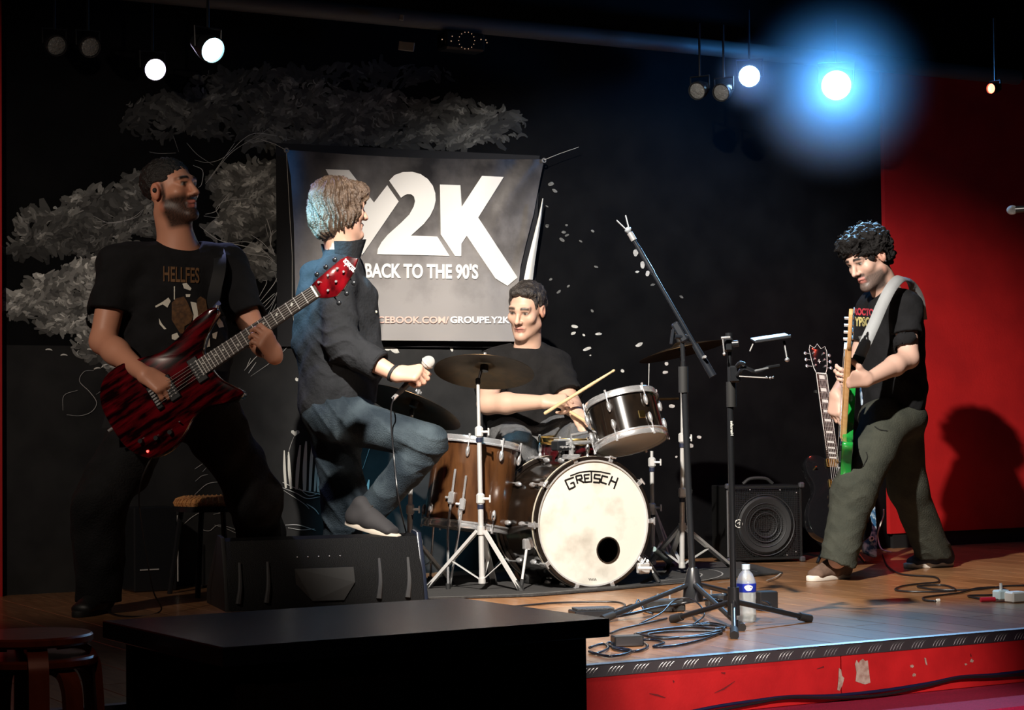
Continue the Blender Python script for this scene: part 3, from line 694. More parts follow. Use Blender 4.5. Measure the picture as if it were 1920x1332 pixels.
# ---- cymbals and their stands
def cymbal(name, label, c, nrm, r, m=brass):
    nrm = Vector(nrm).normalized()
    t = thing(name, label, 'cymbal', c, 'cymbals of the drum kit')
    MB().lathe([(.008, .030), (.028, .027), (.046, .014), (.052, .009), (r * .6, -.002), (r, -.020), (r, -.0215), (r * .6, -.0035), (.052, .0075), (.044, .0125), (.027, .0255), (.008, .0285)], c, nrm, 64, closed=True).build('plate', m, t, 60)
    MB().cyl(c + nrm * .028, c + nrm * .045, .018, n=16).build('felt', rubber, t)
    MB().cyl(c + nrm * .045, c + nrm * .07, .006, n=8).bbox2(c + nrm * .06, (.034, .007, .013), frame(nrm), .003).build('wing_nut', chrome, t)
    MB().cyl(c + nrm * .012, c - nrm * .016, .019, n=16).build('cup_washer', blackm, t)
    return t
def stand(name, label, base, tops, join_z, feet, col=steel, r=(.0125, .0105, .008), sect=(.42, .75), group='cymbal stands', tilter=None, brace_z=.05):
    t = thing(name, label, 'stand', base, group)
    P0 = Vector(base) + Z * .035; top = Vector(tops)
    def on(k): return P0 + (top - P0) * k
    MB().cyl(P0, on(sect[0]), r[0], n=14).build('lower_tube', col, t)
    MB().cyl(on(sect[0] - .03), on(sect[1]), r[1], n=12).build('middle_tube', col, t)
    MB().cyl(on(sect[1] - .03), top, r[2], n=10).build('upper_tube', col, t)
    for k in sect:
        c = on(k); MB().bbox2(c, (.036, .034, .05), None, .008).cyl(c + V3(.01, -.01, 0), c + V3(.042, -.016, 0), .006, n=8).bbox2(c + V3(.042, -.016, 0), (.008, .012, .034), None, .003).build('height_clamp', col, t)
        MB().cyl(c - Z * .045, c - Z * .025, r[0] + .0015, n=12).build('collar', mat('navy collar', (.02, .025, .05), .4), t)
    jz = (join_z - P0.z) / (top.z - P0.z); J = on(jz)
    MB().cyl(J - Z * .018, J + Z * .018, r[0] + .006, n=12).build('leg_hub', col, t)
    Bt = on((brace_z - P0.z) / (top.z - P0.z)); MB().cyl(Bt - Z * .012, Bt + Z * .012, r[0] + .004, n=12).build('brace_collar', col, t)
    for f in feet:
        f = Vector(f); d = (f - J).normalized(); sd = d.cross(Z).normalized(); Fm = Matrix((sd, d.cross(sd), d)).transposed()
        hub = J + V3(f.x - J.x, f.y - J.y, 0).normalized() * .016
        L = (f - hub).length; d = (f - hub).normalized(); sd = d.cross(Z).normalized(); Fm = Matrix((sd, d.cross(sd), d)).transposed()
        for s_ in (-1, 1):
            MB().bbox2((hub + f) / 2 + sd * s_ * .0115, (.003, .014, L), Fm, .0008).build('leg', col, t)
        MB().bbox2((hub + f) / 2 + d.cross(sd) * .004, (.023, .003, L * .98), Fm, .0008).build('leg_web', col, t)
        mid = hub + (f - hub) * .52; Lb = (mid - Bt).length; db = (mid - Bt).normalized(); sb = db.cross(Z).normalized(); Fb_ = Matrix((sb, db.cross(sb), db)).transposed()
        MB().bbox2((mid + Bt) / 2, (.016, .004, Lb), Fb_, .001).build('brace', col, t)
        MB().cyl(f - d * .045, f + d * .012, .013, .017, n=8).build('rubber_foot', rubber, t)
    if tilter is not None:
        MB().cyl(top, tilter, .006, n=8).bbox2(top, (.022, .022, .03), None, .005).build('tilter', blackm, t)
    return t
c1 = at(908, 690, 8.72)
cymbal('cymbal', 'dark bronze crash cymbal tilted toward drummer between singer and drummer', c1, (.07, .34, 1), .222)
b1 = at(904, 1098, 8.70); b1.z = 0
stand('cymbal_stand', 'silver crash cymbal stand in front of the floor tom', b1, c1 - V3(.028, .015, .06), .27, [ground(801, 1108) + Z * .012, ground(976, 1112) + Z * .012, V3(b1.x + .05, b1.y + .3, .012)], tilter=c1 - V3(.012, .012, .012))
c2 = at(776, 757, 9.0)
cymbal('cymbal', 'bronze cymbal half hidden behind the singer raised thigh', c2, (.40, .30, 1), .235)
b2 = at(767, 1095, 8.95); b2.z = 0
stand('cymbal_stand', 'silver cymbal stand behind wedge monitor at left end of drum kit', b2, c2 - V3(.01, .0, .04), .235, [ground(705, 1100) + Z * .012, ground(845, 1098) + Z * .012, V3(b2.x - .02, b2.y + .28, .012)], tilter=c2 - V3(.01, .0, .02))
c3 = at(1279, 652, 9.45)
cymbal('cymbal', 'dark ride cymbal seen edge-on behind the leaning microphone boom', c3, (-.22, .10, 1), .215)
b3 = at(1279, 1072, 9.5); b3.z = 0
stand('cymbal_stand', 'silver ride cymbal stand with splayed legs right of bass drum', b3, c3 - V3(.0, .0, .05), .235, [ground(1208, 1072) + Z * .012, ground(1372, 1068) + Z * .012, V3(b3.x - .05, b3.y + .3, .012)], tilter=c3 - V3(.0, .0, .02), sect=(.36, .62))
MB().cyl(at(1236, 749, 9.4), at(1272, 748, 9.45), .006, n=8).build('boom_arm', brass, [o for o in bpy.data.objects if o.get('label', '').startswith('silver ride')][0])
b4 = at(1224, 1075, 9.75); b4.z = 0
stand('cymbal_stand', 'short silver stand partly hidden behind the bass drum edge', b4, at(1222, 846, 9.75), .30, [ground(1266, 1064) + Z * .012, V3(b4.x - .22, b4.y - .02, .012), V3(b4.x + .1, b4.y + .2, .012)], sect=(.5, .9))
MB().cyl(at(1216, 742, 9.1), at(1217, 682, 9.1), .0016, n=6).build('aerial', steel, rt)
# hi-hat pedal tangle beside the bass drum
pd = thing('drum_pedal', 'grey metal pedal with fluted rubber foot right of bass drum', 'pedal', ground(1240, 1075))
g0, g1 = at(1226, 1030, 9.0), ground(1262, 1066) + Z * .012
MB().cyl(g0, g1 + (g0 - g1) * .2, .012, n=10).build('pedal_bar', mat('grey green bar', (.16, .22, .22), .4, .7), pd)
fl = MB()
d = (g1 - g0).normalized(); fl.cyl(g1 - d * .035, g1 + d * .02, .011, .026, n=12)
fl.build('fluted_foot', mat('grey rubber', (.10, .10, .10), .7), pd)
MB().cyl(at(1214, 1052, 8.9), ground(1236, 1086) + Z * .01, .0065, n=8).build('spike_rod', steel, pd)
MB().bbox2(at(1206, 1066, 8.9), (.06, .03, .05), R30, .006).cyl(at(1196, 1066, 8.85), at(1222, 1066, 8.85), .008, n=8).build('clamp', steel, pd)

# ---- drum rug with its printed arcs
rugp = [(690, 1128), (860, 1124), (1000, 1120), (1150, 1108), (1300, 1093), (1468, 1077), (1420, 1064), (1382, 1056), (1200, 1062), (900, 1080), (720, 1096)]
rp_ = [ground(*p) for p in rugp]
rg = MB().add([p + Z * .003 for p in rp_] + [p + Z * .010 for p in rp_], [tuple(range(len(rp_))), tuple(range(len(rp_), 2 * len(rp_)))] + [(k, (k + 1) % len(rp_), len(rp_) + (k + 1) % len(rp_), len(rp_) + k) for k in range(len(rp_))])
rug = tag(rg.build('rug', mat('dark woven rug', (.016, .015, .015), .95, col2=(.045, .042, .04), scale=40, stretch=(1, 9, 1), bump=.4, bscale=150), None, 0), 'dark flat rug with pale curved lines under the drum kit', 'rug')
rl_ = mat('rug line', (.34, .33, .31), .9)
for pts in ([(1205, 1094), (1260, 1087), (1305, 1084), (1316, 1077), (1300, 1073)], [(1240, 1096), (1300, 1091), (1340, 1084), (1355, 1076), (1335, 1069), (1290, 1067)], [(1345, 1093), (1372, 1090)], [(1437, 1089), (1455, 1082), (1464, 1075)], [(1383, 1069), (1400, 1069), (1420, 1072)], [(700, 1122), (860, 1119), (1000, 1113), (1120, 1103)]):
    P = spline([ground(*p, z=.0105) for p in pts], 5); MB().ribbon(P, .007, Z).build('rug_line', rl_, rug, 0)
# ================================================================== people: smooth implicit bodies turned into one mesh each
class Field:
    def __init__(s, lo, hi, h):
        s.lo = np.array(lo, np.float32); s.h = h
        s.n = np.ceil((np.array(hi) - np.array(lo)) / h).astype(int) + 1
        s.F = np.full(tuple(s.n), 1.0, np.float32)
    def win(s, lo, hi):
        i0 = np.clip(np.floor((np.array(lo) - s.lo) / s.h).astype(int), 0, s.n - 1)
        i1 = np.clip(np.ceil((np.array(hi) - s.lo) / s.h).astype(int) + 1, 1, s.n)
        sl = tuple(slice(a, b) for a, b in zip(i0, i1))
        ax = [(s.lo[k] + s.h * np.arange(i0[k], i1[k])).astype(np.float32) for k in range(3)]
        return sl, ax[0][:, None, None], ax[1][None, :, None], ax[2][None, None, :]
    def put(s, fn, lo, hi, k, mode):
        m = k + 3 * s.h
        sl, X, Y, Zc = s.win(np.array(lo) - m, np.array(hi) + m)
        if any(q.stop <= q.start for q in sl): return
        d = fn(X, Y, Zc).astype(np.float32); f = s.F[sl]
        if mode == 'add':
            hh = np.maximum(k - np.abs(f - d), 0) / max(k, 1e-6); s.F[sl] = np.minimum(f, d) - hh * hh * k * .25
        else:
            d = -d; hh = np.maximum(k - np.abs(f - d), 0) / max(k, 1e-6); s.F[sl] = np.maximum(f, d) + hh * hh * k * .25
    def cap(s, a, b, ra, rb=None, k=.02, mode='add'):
        rb = ra if rb is None else rb; a = np.array(a, float); b = np.array(b, float); ba = b - a; L2 = max((ba * ba).sum(), 1e-9); r = max(ra, rb)
        def fn(X, Y, Zc):
            px, py, pz = X - a[0], Y - a[1], Zc - a[2]
            t = np.clip((px * ba[0] + py * ba[1] + pz * ba[2]) / L2, 0, 1)
            return np.sqrt((px - t * ba[0]) ** 2 + (py - t * ba[1]) ** 2 + (pz - t * ba[2]) ** 2) - (ra + (rb - ra) * t)
        s.put(fn, np.minimum(a, b) - r, np.maximum(a, b) + r, k, mode); return s
    def ell(s, c, rad, R=None, k=.02, mode='add'):
        c = np.array(c, float); rad = np.array(rad, float); Rm = np.array(R if R is not None else Matrix.Identity(3)); r = rad.max()
        def fn(X, Y, Zc):
            px, py, pz = X - c[0], Y - c[1], Zc - c[2]
            q = [px * Rm[0][j] + py * Rm[1][j] + pz * Rm[2][j] for j in range(3)]
            k0 = np.sqrt((q[0] / rad[0]) ** 2 + (q[1] / rad[1]) ** 2 + (q[2] / rad[2]) ** 2)
            k1 = np.sqrt((q[0] / rad[0] ** 2) ** 2 + (q[1] / rad[1] ** 2) ** 2 + (q[2] / rad[2] ** 2) ** 2)
            return k0 * (k0 - 1) / np.maximum(k1, 1e-4)
        s.put(fn, c - r, c + r, k, mode); return s
    def ecap(s, a, b, ra, rb, xax, k=.03, mode='add'):
        """tapered capsule with elliptical section: ra, rb = (radius along xax, radius across)"""
        a = np.array(a, float); b = np.array(b, float); ba = b - a; L2 = (ba * ba).sum(); d_ = ba / math.sqrt(L2)
        x = np.array(xax, float); x = x - d_ * (x @ d_); x /= np.linalg.norm(x); y = np.cross(d_, x); r = max(*ra, *rb)
        def fn(X, Y, Zc):
            px, py, pz = X - a[0], Y - a[1], Zc - a[2]
            t = np.clip((px * ba[0] + py * ba[1] + pz * ba[2]) / L2, 0, 1)
            qx, qy, qz = px - t * ba[0], py - t * ba[1], pz - t * ba[2]
            rx = ra[0] + (rb[0] - ra[0]) * t; ry = ra[1] + (rb[1] - ra[1]) * t; rm = np.minimum(rx, ry)
            u_ = (qx * x[0] + qy * x[1] + qz * x[2]) / rx; v_ = (qx * y[0] + qy * y[1] + qz * y[2]) / ry; w_ = (qx * d_[0] + qy * d_[1] + qz * d_[2]) / rm
            return (np.sqrt(u_ * u_ + v_ * v_ + w_ * w_) - 1) * rm
        s.put(fn, np.minimum(a, b) - r, np.maximum(a, b) + r, k, mode); return s
    def chain(s, pts, rs, k=.02):
        for i in range(len(pts) - 1): s.cap(pts[i], pts[i + 1], rs[i], rs[i + 1], k)
        return s
    def cut(s, p, n, k=.006, rad=.3):
        """remove everything on the side n of the plane through p, within rad"""
        p = np.array(p, float); n = np.array(Vector(n).normalized(), float)
        def fn(X, Y, Zc):
            d = -((X - p[0]) * n[0] + (Y - p[1]) * n[1] + (Zc - p[2]) * n[2])
            q = np.sqrt((X - p[0]) ** 2 + (Y - p[1]) ** 2 + (Zc - p[2]) ** 2) - rad
            return np.maximum(d, q)
        s.put(fn, p - rad, p + rad, k, 'sub'); return s
    def disp(s, fn, band=.04):
        idx = np.nonzero(np.abs(s.F) < band)
        P = [s.lo[k] + s.h * idx[k] for k in range(3)]
        s.F[idx] += fn(*P).astype(np.float32); return s
    def mesh(s):
        F = s.F; ins = F < 0; n = F.shape
        cnt = np.zeros(tuple(k - 1 for k in n), np.int8)
        for dx in (0, 1):
            for dy in (0, 1):
                for dz in (0, 1): cnt += ins[dx:n[0] - 1 + dx, dy:n[1] - 1 + dy, dz:n[2] - 1 + dz]
        act = (cnt > 0) & (cnt < 8); ci = np.argwhere(act)
        vid = np.full(cnt.shape, -1, np.int32); vid[act] = np.arange(len(ci))
        acc = np.zeros((len(ci), 3), np.float32); num = np.zeros(len(ci), np.float32)
        cor = [(dx, dy, dz) for dx in (0, 1) for dy in (0, 1) for dz in (0, 1)]
        val = {c: F[ci[:, 0] + c[0], ci[:, 1] + c[1], ci[:, 2] + c[2]] for c in cor}
        for c in cor:
            for ax in range(3):
                if c[ax]: continue
                e = list(c); e[ax] = 1; a, b = val[c], val[tuple(e)]
                m = (a < 0) != (b < 0); t = np.where(m, a / np.where(m, a - b, 1), 0)
                p = np.tile(np.array(c, np.float32), (len(ci), 1)); p[:, ax] = t
                acc += p * m[:, None]; num += m
        v = s.lo + s.h * (ci + acc / np.maximum(num, 1)[:, None]); quads = []
        for ax in range(3):
            sl0 = [slice(None)] * 3; sl1 = [slice(None)] * 3; sl0[ax] = slice(0, n[ax] - 1); sl1[ax] = slice(1, n[ax])
            a, b = ins[tuple(sl0)], ins[tuple(sl1)]; e = np.argwhere(a != b)
            o1, o2 = [k for k in range(3) if k != ax]
            ok = (e[:, o1] > 0) & (e[:, o1] < n[o1] - 1) & (e[:, o2] > 0) & (e[:, o2] < n[o2] - 1); e = e[ok]
            fl = a[e[:, 0], e[:, 1], e[:, 2]]
            q = []
            for d1, d2 in ((-1, -1), (0, -1), (0, 0), (-1, 0)):
                c = e.copy(); c[:, o1] += d1; c[:, o2] += d2; q.append(vid[c[:, 0], c[:, 1], c[:, 2]])
            q = np.stack(q, 1); flip = fl if ax != 1 else ~fl
            q[~flip] = q[~flip][:, ::-1]; quads.append(q)
        return v, np.concatenate(quads)
def wob(amp, fx, fy, fz, ph=0.0):
    return lambda X, Y, Zc: amp * (np.sin(fx * X + 1.7 * np.sin(fy * Y + ph) + ph) * np.sin(fz * Zc + 1.3 * np.sin(fx * .7 * X) + 2 * ph) + .5 * np.sin(fy * 2.1 * Y + fz * 1.6 * Zc + ph))
skinm = mat('skin', attr=True, rough=.48, spec=.4)
def hand(f, wrist, fd, nd, right, curls, thumb, sc=1.0, spread=1.0):
    """fd: towards the fingers, nd: out of the back of the hand; curls: (mcp, pip, dip) degrees for index..little; thumb: three directions (t, f, n)"""
    fd = Vector(fd).normalized(); nd = Vector(nd); nd = (nd - fd * nd.dot(fd)).normalized(); t = nd.cross(fd) * (1 if right else -1); w = Vector(wrist)
    offs = (.030, .010, -.011, -.029); lens = ((.043, .026, .021), (.047, .030, .022), (.043, .027, .021), (.034, .021, .019)); reach = (.088, .091, .086, .078)
    for i in range(4):
        m = w + fd * reach[i] * sc + t * offs[i] * sc
        f.cap(w + fd * .012 + t * offs[i] * .55 * sc, m, .0155 * sc, .0125 * sc, .02)
        p, a = m, 0.0
        for j in range(3):
            a += math.radians(curls[i][j]); d = fd * math.cos(a) - nd * math.sin(a) + t * (.10 * (1.2 - i * .8) * spread) * math.cos(a)
            q = p + d.normalized() * lens[i][j] * sc
            f.cap(p, q, (.0102, .0090, .0082)[j] * sc * (.9 if i == 3 else 1), (.0090, .0082, .0070)[j] * sc * (.9 if i == 3 else 1), .006); p = q
    p = w + fd * .022 * sc + t * .020 * sc; f.cap(w + fd * .01, p, .018 * sc, .017 * sc, .015)
    for j, (tt, tf, tn) in enumerate(thumb):
        q = p + (t * tt + fd * tf + nd * tn).normalized() * (.046, .034, .027)[j] * sc
        f.cap(p, q, (.0165, .0118, .0105)[j] * sc, (.0125, .0108, .0085)[j] * sc, .010); p = q
    return fd, nd, t
class Head:
    """fw: facing direction, up: crown direction; c: centre between the ears"""
    def __init__(s, c, fw, up, sc=1.0):
        s.c = Vector(c); s.f = Vector(fw).normalized(); u = Vector(up); s.u = (u - s.f * u.dot(s.f)).normalized(); s.r = s.f.cross(s.u); s.sc = sc
        s.R = Matrix((s.r, s.f, s.u)).transposed()
    def p(s, r, f, u): return s.c + (s.r * r + s.f * f + s.u * u) * s.sc
    def loc(s, v):
        d = (v - np.array(s.c)) / s.sc; return d @ np.array(s.r), d @ np.array(s.f), d @ np.array(s.u)
    def e(s, F, c, rad, k, mode='add'): F.ell(s.p(*c), [x * s.sc for x in rad], s.R, k, mode)
    def build(s, F, neck, nr=.056):
        S = s.sc
        s.e(F, (0, -.012, .038), (.074, .096, .084), .02); s.e(F, (0, .028, -.03), (.060, .066, .088), .03)
        for q in (-1, 1):
            F.cap(s.p(q * .050, .004, -.062), s.p(q * .014, .076, -.103), .022 * S, .018 * S, .03)
            s.e(F, (q * .044, .062, -.018), (.022, .024, .022), .025)
        s.e(F, (0, .086, -.102), (.021, .018, .017), .018)
        F.cap(s.p(-.040, .080, .030), s.p(.040, .080, .030), .013 * S, .013 * S, .02)
        F.cap(s.p(-.02, .090, .028), s.p(.02, .090, .028), .010 * S, .010 * S, .02)
        for q in (-1, 1):
            s.e(F, (q * .032, .106, .010), (.019, .016, .011), .010, 'sub'); s.e(F, (q * .032, .078, .009), (.0135, .0135, .0125), .003)
            F.cap(s.p(q * .017, .091, .0175), s.p(q * .045, .083, .016), .0045 * S, .0040 * S, .006)
        F.cap(s.p(0, .090, .022), s.p(0, .116, -.026), .0080 * S, .0125 * S, .012)
        for q in (-1, 1): s.e(F, (q * .0125, .102, -.030), (.0085, .010, .008), .008)
        F.cap(s.p(-.021, .086, -.061), s.p(0, .098, -.058), .0065 * S, .008 * S, .008); F.cap(s.p(.021, .086, -.061), s.p(0, .098, -.058), .0065 * S, .008 * S, .008)
        F.cap(s.p(-.017, .086, -.071), s.p(.017, .086, -.071), .0075 * S, .0075 * S, .008); F.cap(s.p(0, .092, -.071), s.p(0, .092, -.071), .008 * S, .008 * S, .008)
        s.e(F, (0, .104, -.0645), (.022, .008, .0016), .003, 'sub')
        for q in (-1, 1):
            s.e(F, (q * .077, -.012, .0), (.011, .021, .033), .008); s.e(F, (q * .088, -.008, .004), (.008, .011, .017), .005, 'sub')
        F.cap(s.p(0, -.022, -.075), neck, nr * S, (nr + .006) * S, .03)
        F.cap(s.p(0, .025, -.10), Vector(neck) + s.f * .03, .035 * S, .045 * S, .03)
    def colors(s, v, tone, lip, brow, beard=None, beardcut=-.02, stubble=0.0, eye=(.05, .035, .025), sideburn=True):
        r, f, u = s.loc(v); C = np.tile(np.array(tone, np.float32), (len(v), 1))
        near = (np.abs(r) < .12) & (np.abs(f) < .16) & (u > -.16) & (u < .14)
        def mix(m, col, a=1.0):
            m = (np.clip(m, 0, 1) * near * a)[:, None]; C[:] = C * (1 - m) + np.array(col, np.float32) * m
        sst = lambda x, a, b: np.clip((x - a) / (b - a), 0, 1)
        if beard is not None:
            lo = sst(-u, -beardcut + .0 + 0 * u, -beardcut + .022) * sst(f, -.012, .012)
            jaw = lo * (1 - sst(f, .03, .075) * sst(u, -.060, -.035) * sst(np.abs(r), .03, .02)) * sst(u, -.150, -.132)
            mus = sst(f, .075, .088) * sst(u, -.060, -.053) * sst(-u, .030, .040) * sst(-np.abs(r), -.036, -.026)
            m = np.maximum(jaw, mus)
            if sideburn: m = np.maximum(m, sst(f, -.005, .006) * sst(-f, -.03, -.018) * sst(np.abs(r), .05, .06) * sst(-u, -.04, -.02) * sst(u, -.06, -.05))
            nz = .92 + .08 * np.sin(v[:, 0] * 900 + 3 * np.sin(v[:, 2] * 700)) * np.sin(v[:, 1] * 800 + v[:, 2] * 500)
            mix(m * nz, beard, stubble)
        mix(sst(f, .078, .086) * sst(-np.abs(u + .0645), -.016, -.010) * sst(-np.abs(r), -.027, -.019), lip)
        mix(sst(f, .078, .085) * sst(-np.abs(u + .0645), -.0032, -.0018) * sst(-np.abs(r), -.028, -.022), [x * .35 for x in lip])
        mix(sst(f, .055, .070) * sst(-np.abs(u - (.031 + .004 * np.sin(np.abs(r) * 60))), -.0085, -.004) * sst(np.abs(r), .010, .015) * sst(-np.abs(r), -.056, -.048), brow)
        ey = sst(f, .062, .070) * sst(-np.abs(u - .0095), -.0065, -.004) * sst(-np.abs(np.abs(r) - .032), -.0135, -.010)
        mix(ey, (.35, .31, .28)); mix(sst(f, .07, .078) * sst(-np.hypot(np.abs(r) - .032, u - .0095), -.007, -.0045), eye)
        mix(sst(f, .062, .070) * sst(-np.abs(u - .0165), -.003, -.001) * sst(-np.abs(np.abs(r) - .032), -.016, -.012), [x * .4 for x in brow])
        mix(sst(f, .085, .10) * sst(-np.abs(u + .034), -.007, -.004) * sst(-np.abs(np.abs(r) - .009), -.005, -.003), (.10, .03, .02), .8)
        mix(sst(np.abs(r), .066, .074) * sst(-np.abs(f + .01), -.03, -.02), [min(1, tone[0] * 1.02), tone[1] * .75, tone[2] * .7], .6)
        return C
def skinbuild(F, t, heads_cols): 
    v, q = F.mesh(); C = heads_cols(v); return link_mesh('body', v, q, skinm, t, 180, C)
def clothbuild(F, name, m, t, label=None):
    v, q = F.mesh(); o = link_mesh(name, v, q, m, t, 180)
    if label: o['label'] = label
    return o
def bounds(pts, m=.2):
    a = np.array([tuple(p) for p in pts]); return a.min(0) - m, a.max(0) + m
def cloth(name, col, col2, rough=.9, bs=120, bump=.5, sheen=.0):
    return mat(name, col, rough, col2=col2, scale=14, detail=6, bump=bump, bscale=bs, spec=.25, sheen=sheen)
tshirt_b = cloth('black cotton', (.0048, .0048, .0056), (.008, .008, .0095), bs=40, bump=.35)
from mathutils.bvhtree import BVHTree
def ridge(x): return (1 - np.abs(np.sin(x))) ** 2
def shoe(t, heel, toe, up, L, mu, ms, name='shoe', lift=0.0, collar=None):
    """heel, toe: ground points of the sole's ends"""
    heel, toe = Vector(heel), Vector(toe); d = (toe - heel).normalized(); upv = Vector(up); upv = (upv - d * upv.dot(d)).normalized(); s_ = d.cross(upv)
    def q(a, b, c): return heel + d * a * L + s_ * b + upv * c
    F = Field(*bounds([q(0, 0, 0), q(1, 0, 0), q(.3, 0, .12)], .11), .005)
    F.ecap(q(.12, 0, .045), q(.45, 0, .045), (.036, .040), (.043, .038), s_, .02); F.ecap(q(.45, 0, .042), q(.83, 0, .030), (.043, .036), (.045, .026), s_, .03)
    F.cap(q(.16, 0, .05), q(.20, 0, .10), .037, .040, .03); F.cap(q(.35, 0, .08), q(.70, 0, .045), .028, .022, .03)
    F.cut(q(.4, 0, .014), -upv, .003, .4)
    v, f = F.mesh(); o = link_mesh(name, v, f, mu, t, 180)
    ol = []
    for k in range(28):
        a = 2 * PI * k / 28; c = math.cos(a)
        ol.append((.5 * L + .51 * L * c * (1 if abs(c) < 1 else 1), (.040 + .008 * c) * math.copysign(abs(math.sin(a)) ** .7, math.sin(a))))
    M_ = mat4(heel, d, -s_, upv) if d.cross(-s_).dot(upv) > 0 else mat4(heel, d, s_, upv)
    MB().prism(ol, 0.0, .026, M_, .005).build('sole', ms, o, 40)
    lc = MB()
    for k in range(4):
        a = .40 + .085 * k; zz = .112 - .016 * k
        lc.tube([q(a, -.020, zz - .012), q(a + .012, 0, zz + .0), q(a, .020, zz - .012)], .0026, 5)
    lc.build('laces', mat('dark laces', (.03, .025, .022), .8), o)
    return o
def caster(obj):
    me = obj.data; return BVHTree.FromPolygons([v.co for v in me.vertices], [tuple(p.vertices) for p in me.polygons])
def on_cloth(bvh, px, py, lift=.004):
    d = ray(px, py).normalized(); h = bvh.ray_cast(CP, d)
    if h[0] is None: return None
    return h[0] - d * lift
def decal(bvh, name, pts, m, parent, step=5):
    """a printed patch that follows the shirt: pixel outline, cut into small triangles"""
    from mathutils.geometry import delaunay_2d_cdt
    n = len(pts); out = []
    for a, b in zip(pts, pts[1:] + pts[:1]):
        k = max(1, int(math.hypot(b[0] - a[0], b[1] - a[1]) / step)); out += [Vector((a[0] + (b[0] - a[0]) * i / k, a[1] + (b[1] - a[1]) * i / k)) for i in range(k)]
    r = delaunay_2d_cdt(out, [], [list(range(len(out)))], 1, 1e-6)
    P = [on_cloth(bvh, v.x, v.y) for v in r[0]]
    fs = [f for f in r[2] if all(P[i] is not None for i in f)]
    P = [p if p is not None else V3(0, 0, 0) for p in P]
    if fs: return MB().add(P, fs).build(name, m, parent, 0)
def decal_text(bvh, name, body, x0, y0, x1, y1, slope, m, parent, bold=.03):
    vs, fs = text_mesh(body, bold)
    P = [on_cloth(bvh, x0 + (x1 - x0) * a, y1 + (y0 - y1) * b + slope * (x1 - x0) * a, .005) for a, b in vs]
    fs = [f for f in fs if all(P[i] is not None for i in f)]
    P = [p if p is not None else V3(0, 0, 0) for p in P]
    if fs: MB().add(P, fs).build(name, m, parent, 0)

TONE = (.56, .26, .165); LIP = (.42, .14, .11)
# ------------------------------------------------------------------ guitarist on the left
def PA(px, py, dy=0.0): return at(px, py, 7.87 + dy)
gA = thing('person', 'bearded man in black printed shirt playing red guitar, head turned right', 'person', ground(350, 1150))
hA = Head(PA(321, 360), (.85, -.50, .14), (-.10, .0, 1), 1.07)
shR, shL = PA(222, 500, .0), PA(424, 498, .08); elR, wrR = PA(193, 640, -.07), PA(270, 702, -.29); elL, wrL = PA(480, 632, -.05), PA(516, 670, -.33)
neckA, pelA = PA(333, 470, .05), PA(335, 770, .04)
kR, kL = PA(185, 945, -.05), PA(478, 930, .22); fR, fL = ground(185, 1150), ground(498, 1110)
F = Field(*bounds([hA.p(0, 0, .15), hA.p(0, .15, 0), elR, wrR, wrL, elL, PA(345, 730, -.35), fR, fL], .13), .0042)
hA.build(F, neckA, .060)
F.ecap(PA(325, 540, .06), PA(333, 740, .05), (.185, .105), (.165, .105), shL - shR, .05); F.cap(shR, shL, .06, .06, .05); F.cap(neckA, PA(328, 520, .05), .07, .08, .05)
F.chain([shR, elR], [.062, .052], .03); F.cap(elR, elR + (wrR - elR) * .35, .050, .052, .02); F.cap(elR + (wrR - elR) * .3, wrR, .052, .031, .02)
F.chain([shL, elL], [.060, .048], .03); F.cap(elL, elL + (wrL - elL) * .4, .047, .046, .02); F.cap(elL + (wrL - elL) * .35, wrL, .045, .030, .02)
for h_, k_, f_ in ((PA(285, 775, .04), kR, fR + Z * .09), (PA(392, 775, .06), kL, fL + Z * .09)): F.chain([pelA, h_, k_, f_], [.10, .085, .058, .045], .03)
hand(F, wrR, (.80, -.18, -.46), (.25, -.82, .50), True, ((38, 42, 20), (42, 45, 20), (46, 48, 22), (50, 50, 25)), ((.45, .85, -.15), (.25, .9, -.3), (.1, .9, -.3)), 1.08)
hand(F, wrL, (-.36, -.55, .75), (.74, -.64, -.10), False, ((48, 62, 30), (52, 62, 30), (55, 65, 30), (58, 65, 30)), ((.5, .7, -.5), (.3, .8, -.6), (.1, .9, -.5)), 1.06)
skinbuild(F, gA, lambda v: hA.colors(v, TONE, LIP, (.018, .012, .010), (.013, .009, .008), -.018, 1.0))
H = Field(*bounds([hA.c], .19), .005)
hA.e(H, (0, -.022, .048), (.083, .102, .086), .01); hA.e(H, (0, .095, -.045), (.12, .10, .105), .02, 'sub'); hA.e(H, (0, .0, -.10), (.2, .3, .085), .02, 'sub')
for q in (-1, 1): hA.e(H, (q * .085, .0, -.002), (.03, .032, .040), .01, 'sub')
H.disp(wob(.0035, 160, 170, 150)); clothbuild(H, 'hair', mat('near black hair', (.010, .008, .007), .55, bump=.6, bscale=220), gA, 'short dark hair')
T = Field(*bounds([shR, shL, PA(190, 590), PA(505, 600), PA(335, 765), PA(325, 465)], .17), .006)
T.ecap(PA(322, 555, .06), PA(335, 745, .05), (.222, .138), (.205, .140), shL - shR, .05); T.cap(shR, shL, .075, .075, .06); T.cap(shR + Z * .01, neckA - Z * .03, .066, .07, .05); T.cap(shL + Z * .01, neckA - Z * .03, .066, .07, .05)
sR, sL = shR + (elR - shR) * .60, shL + (elL - shL) * .72
T.cap(shR, sR + (elR - shR) * .1, .082, .083, .04); T.cap(shL, sL + (elL - shL) * .1, .080, .080, .04)
T.cut(sR, elR - shR, .006, .098); T.cut(sL, elL - shL, .006, .098); T.cap(sR - (elR - shR) * .06, sR + (elR - shR) * .2, .066, .070, .006, 'sub'); T.cap(sL - (elL - shL) * .06, sL + (elL - shL) * .2, .062, .066, .006, 'sub')
T.cut(PA(335, 768, .05), -Z, .006, .4)
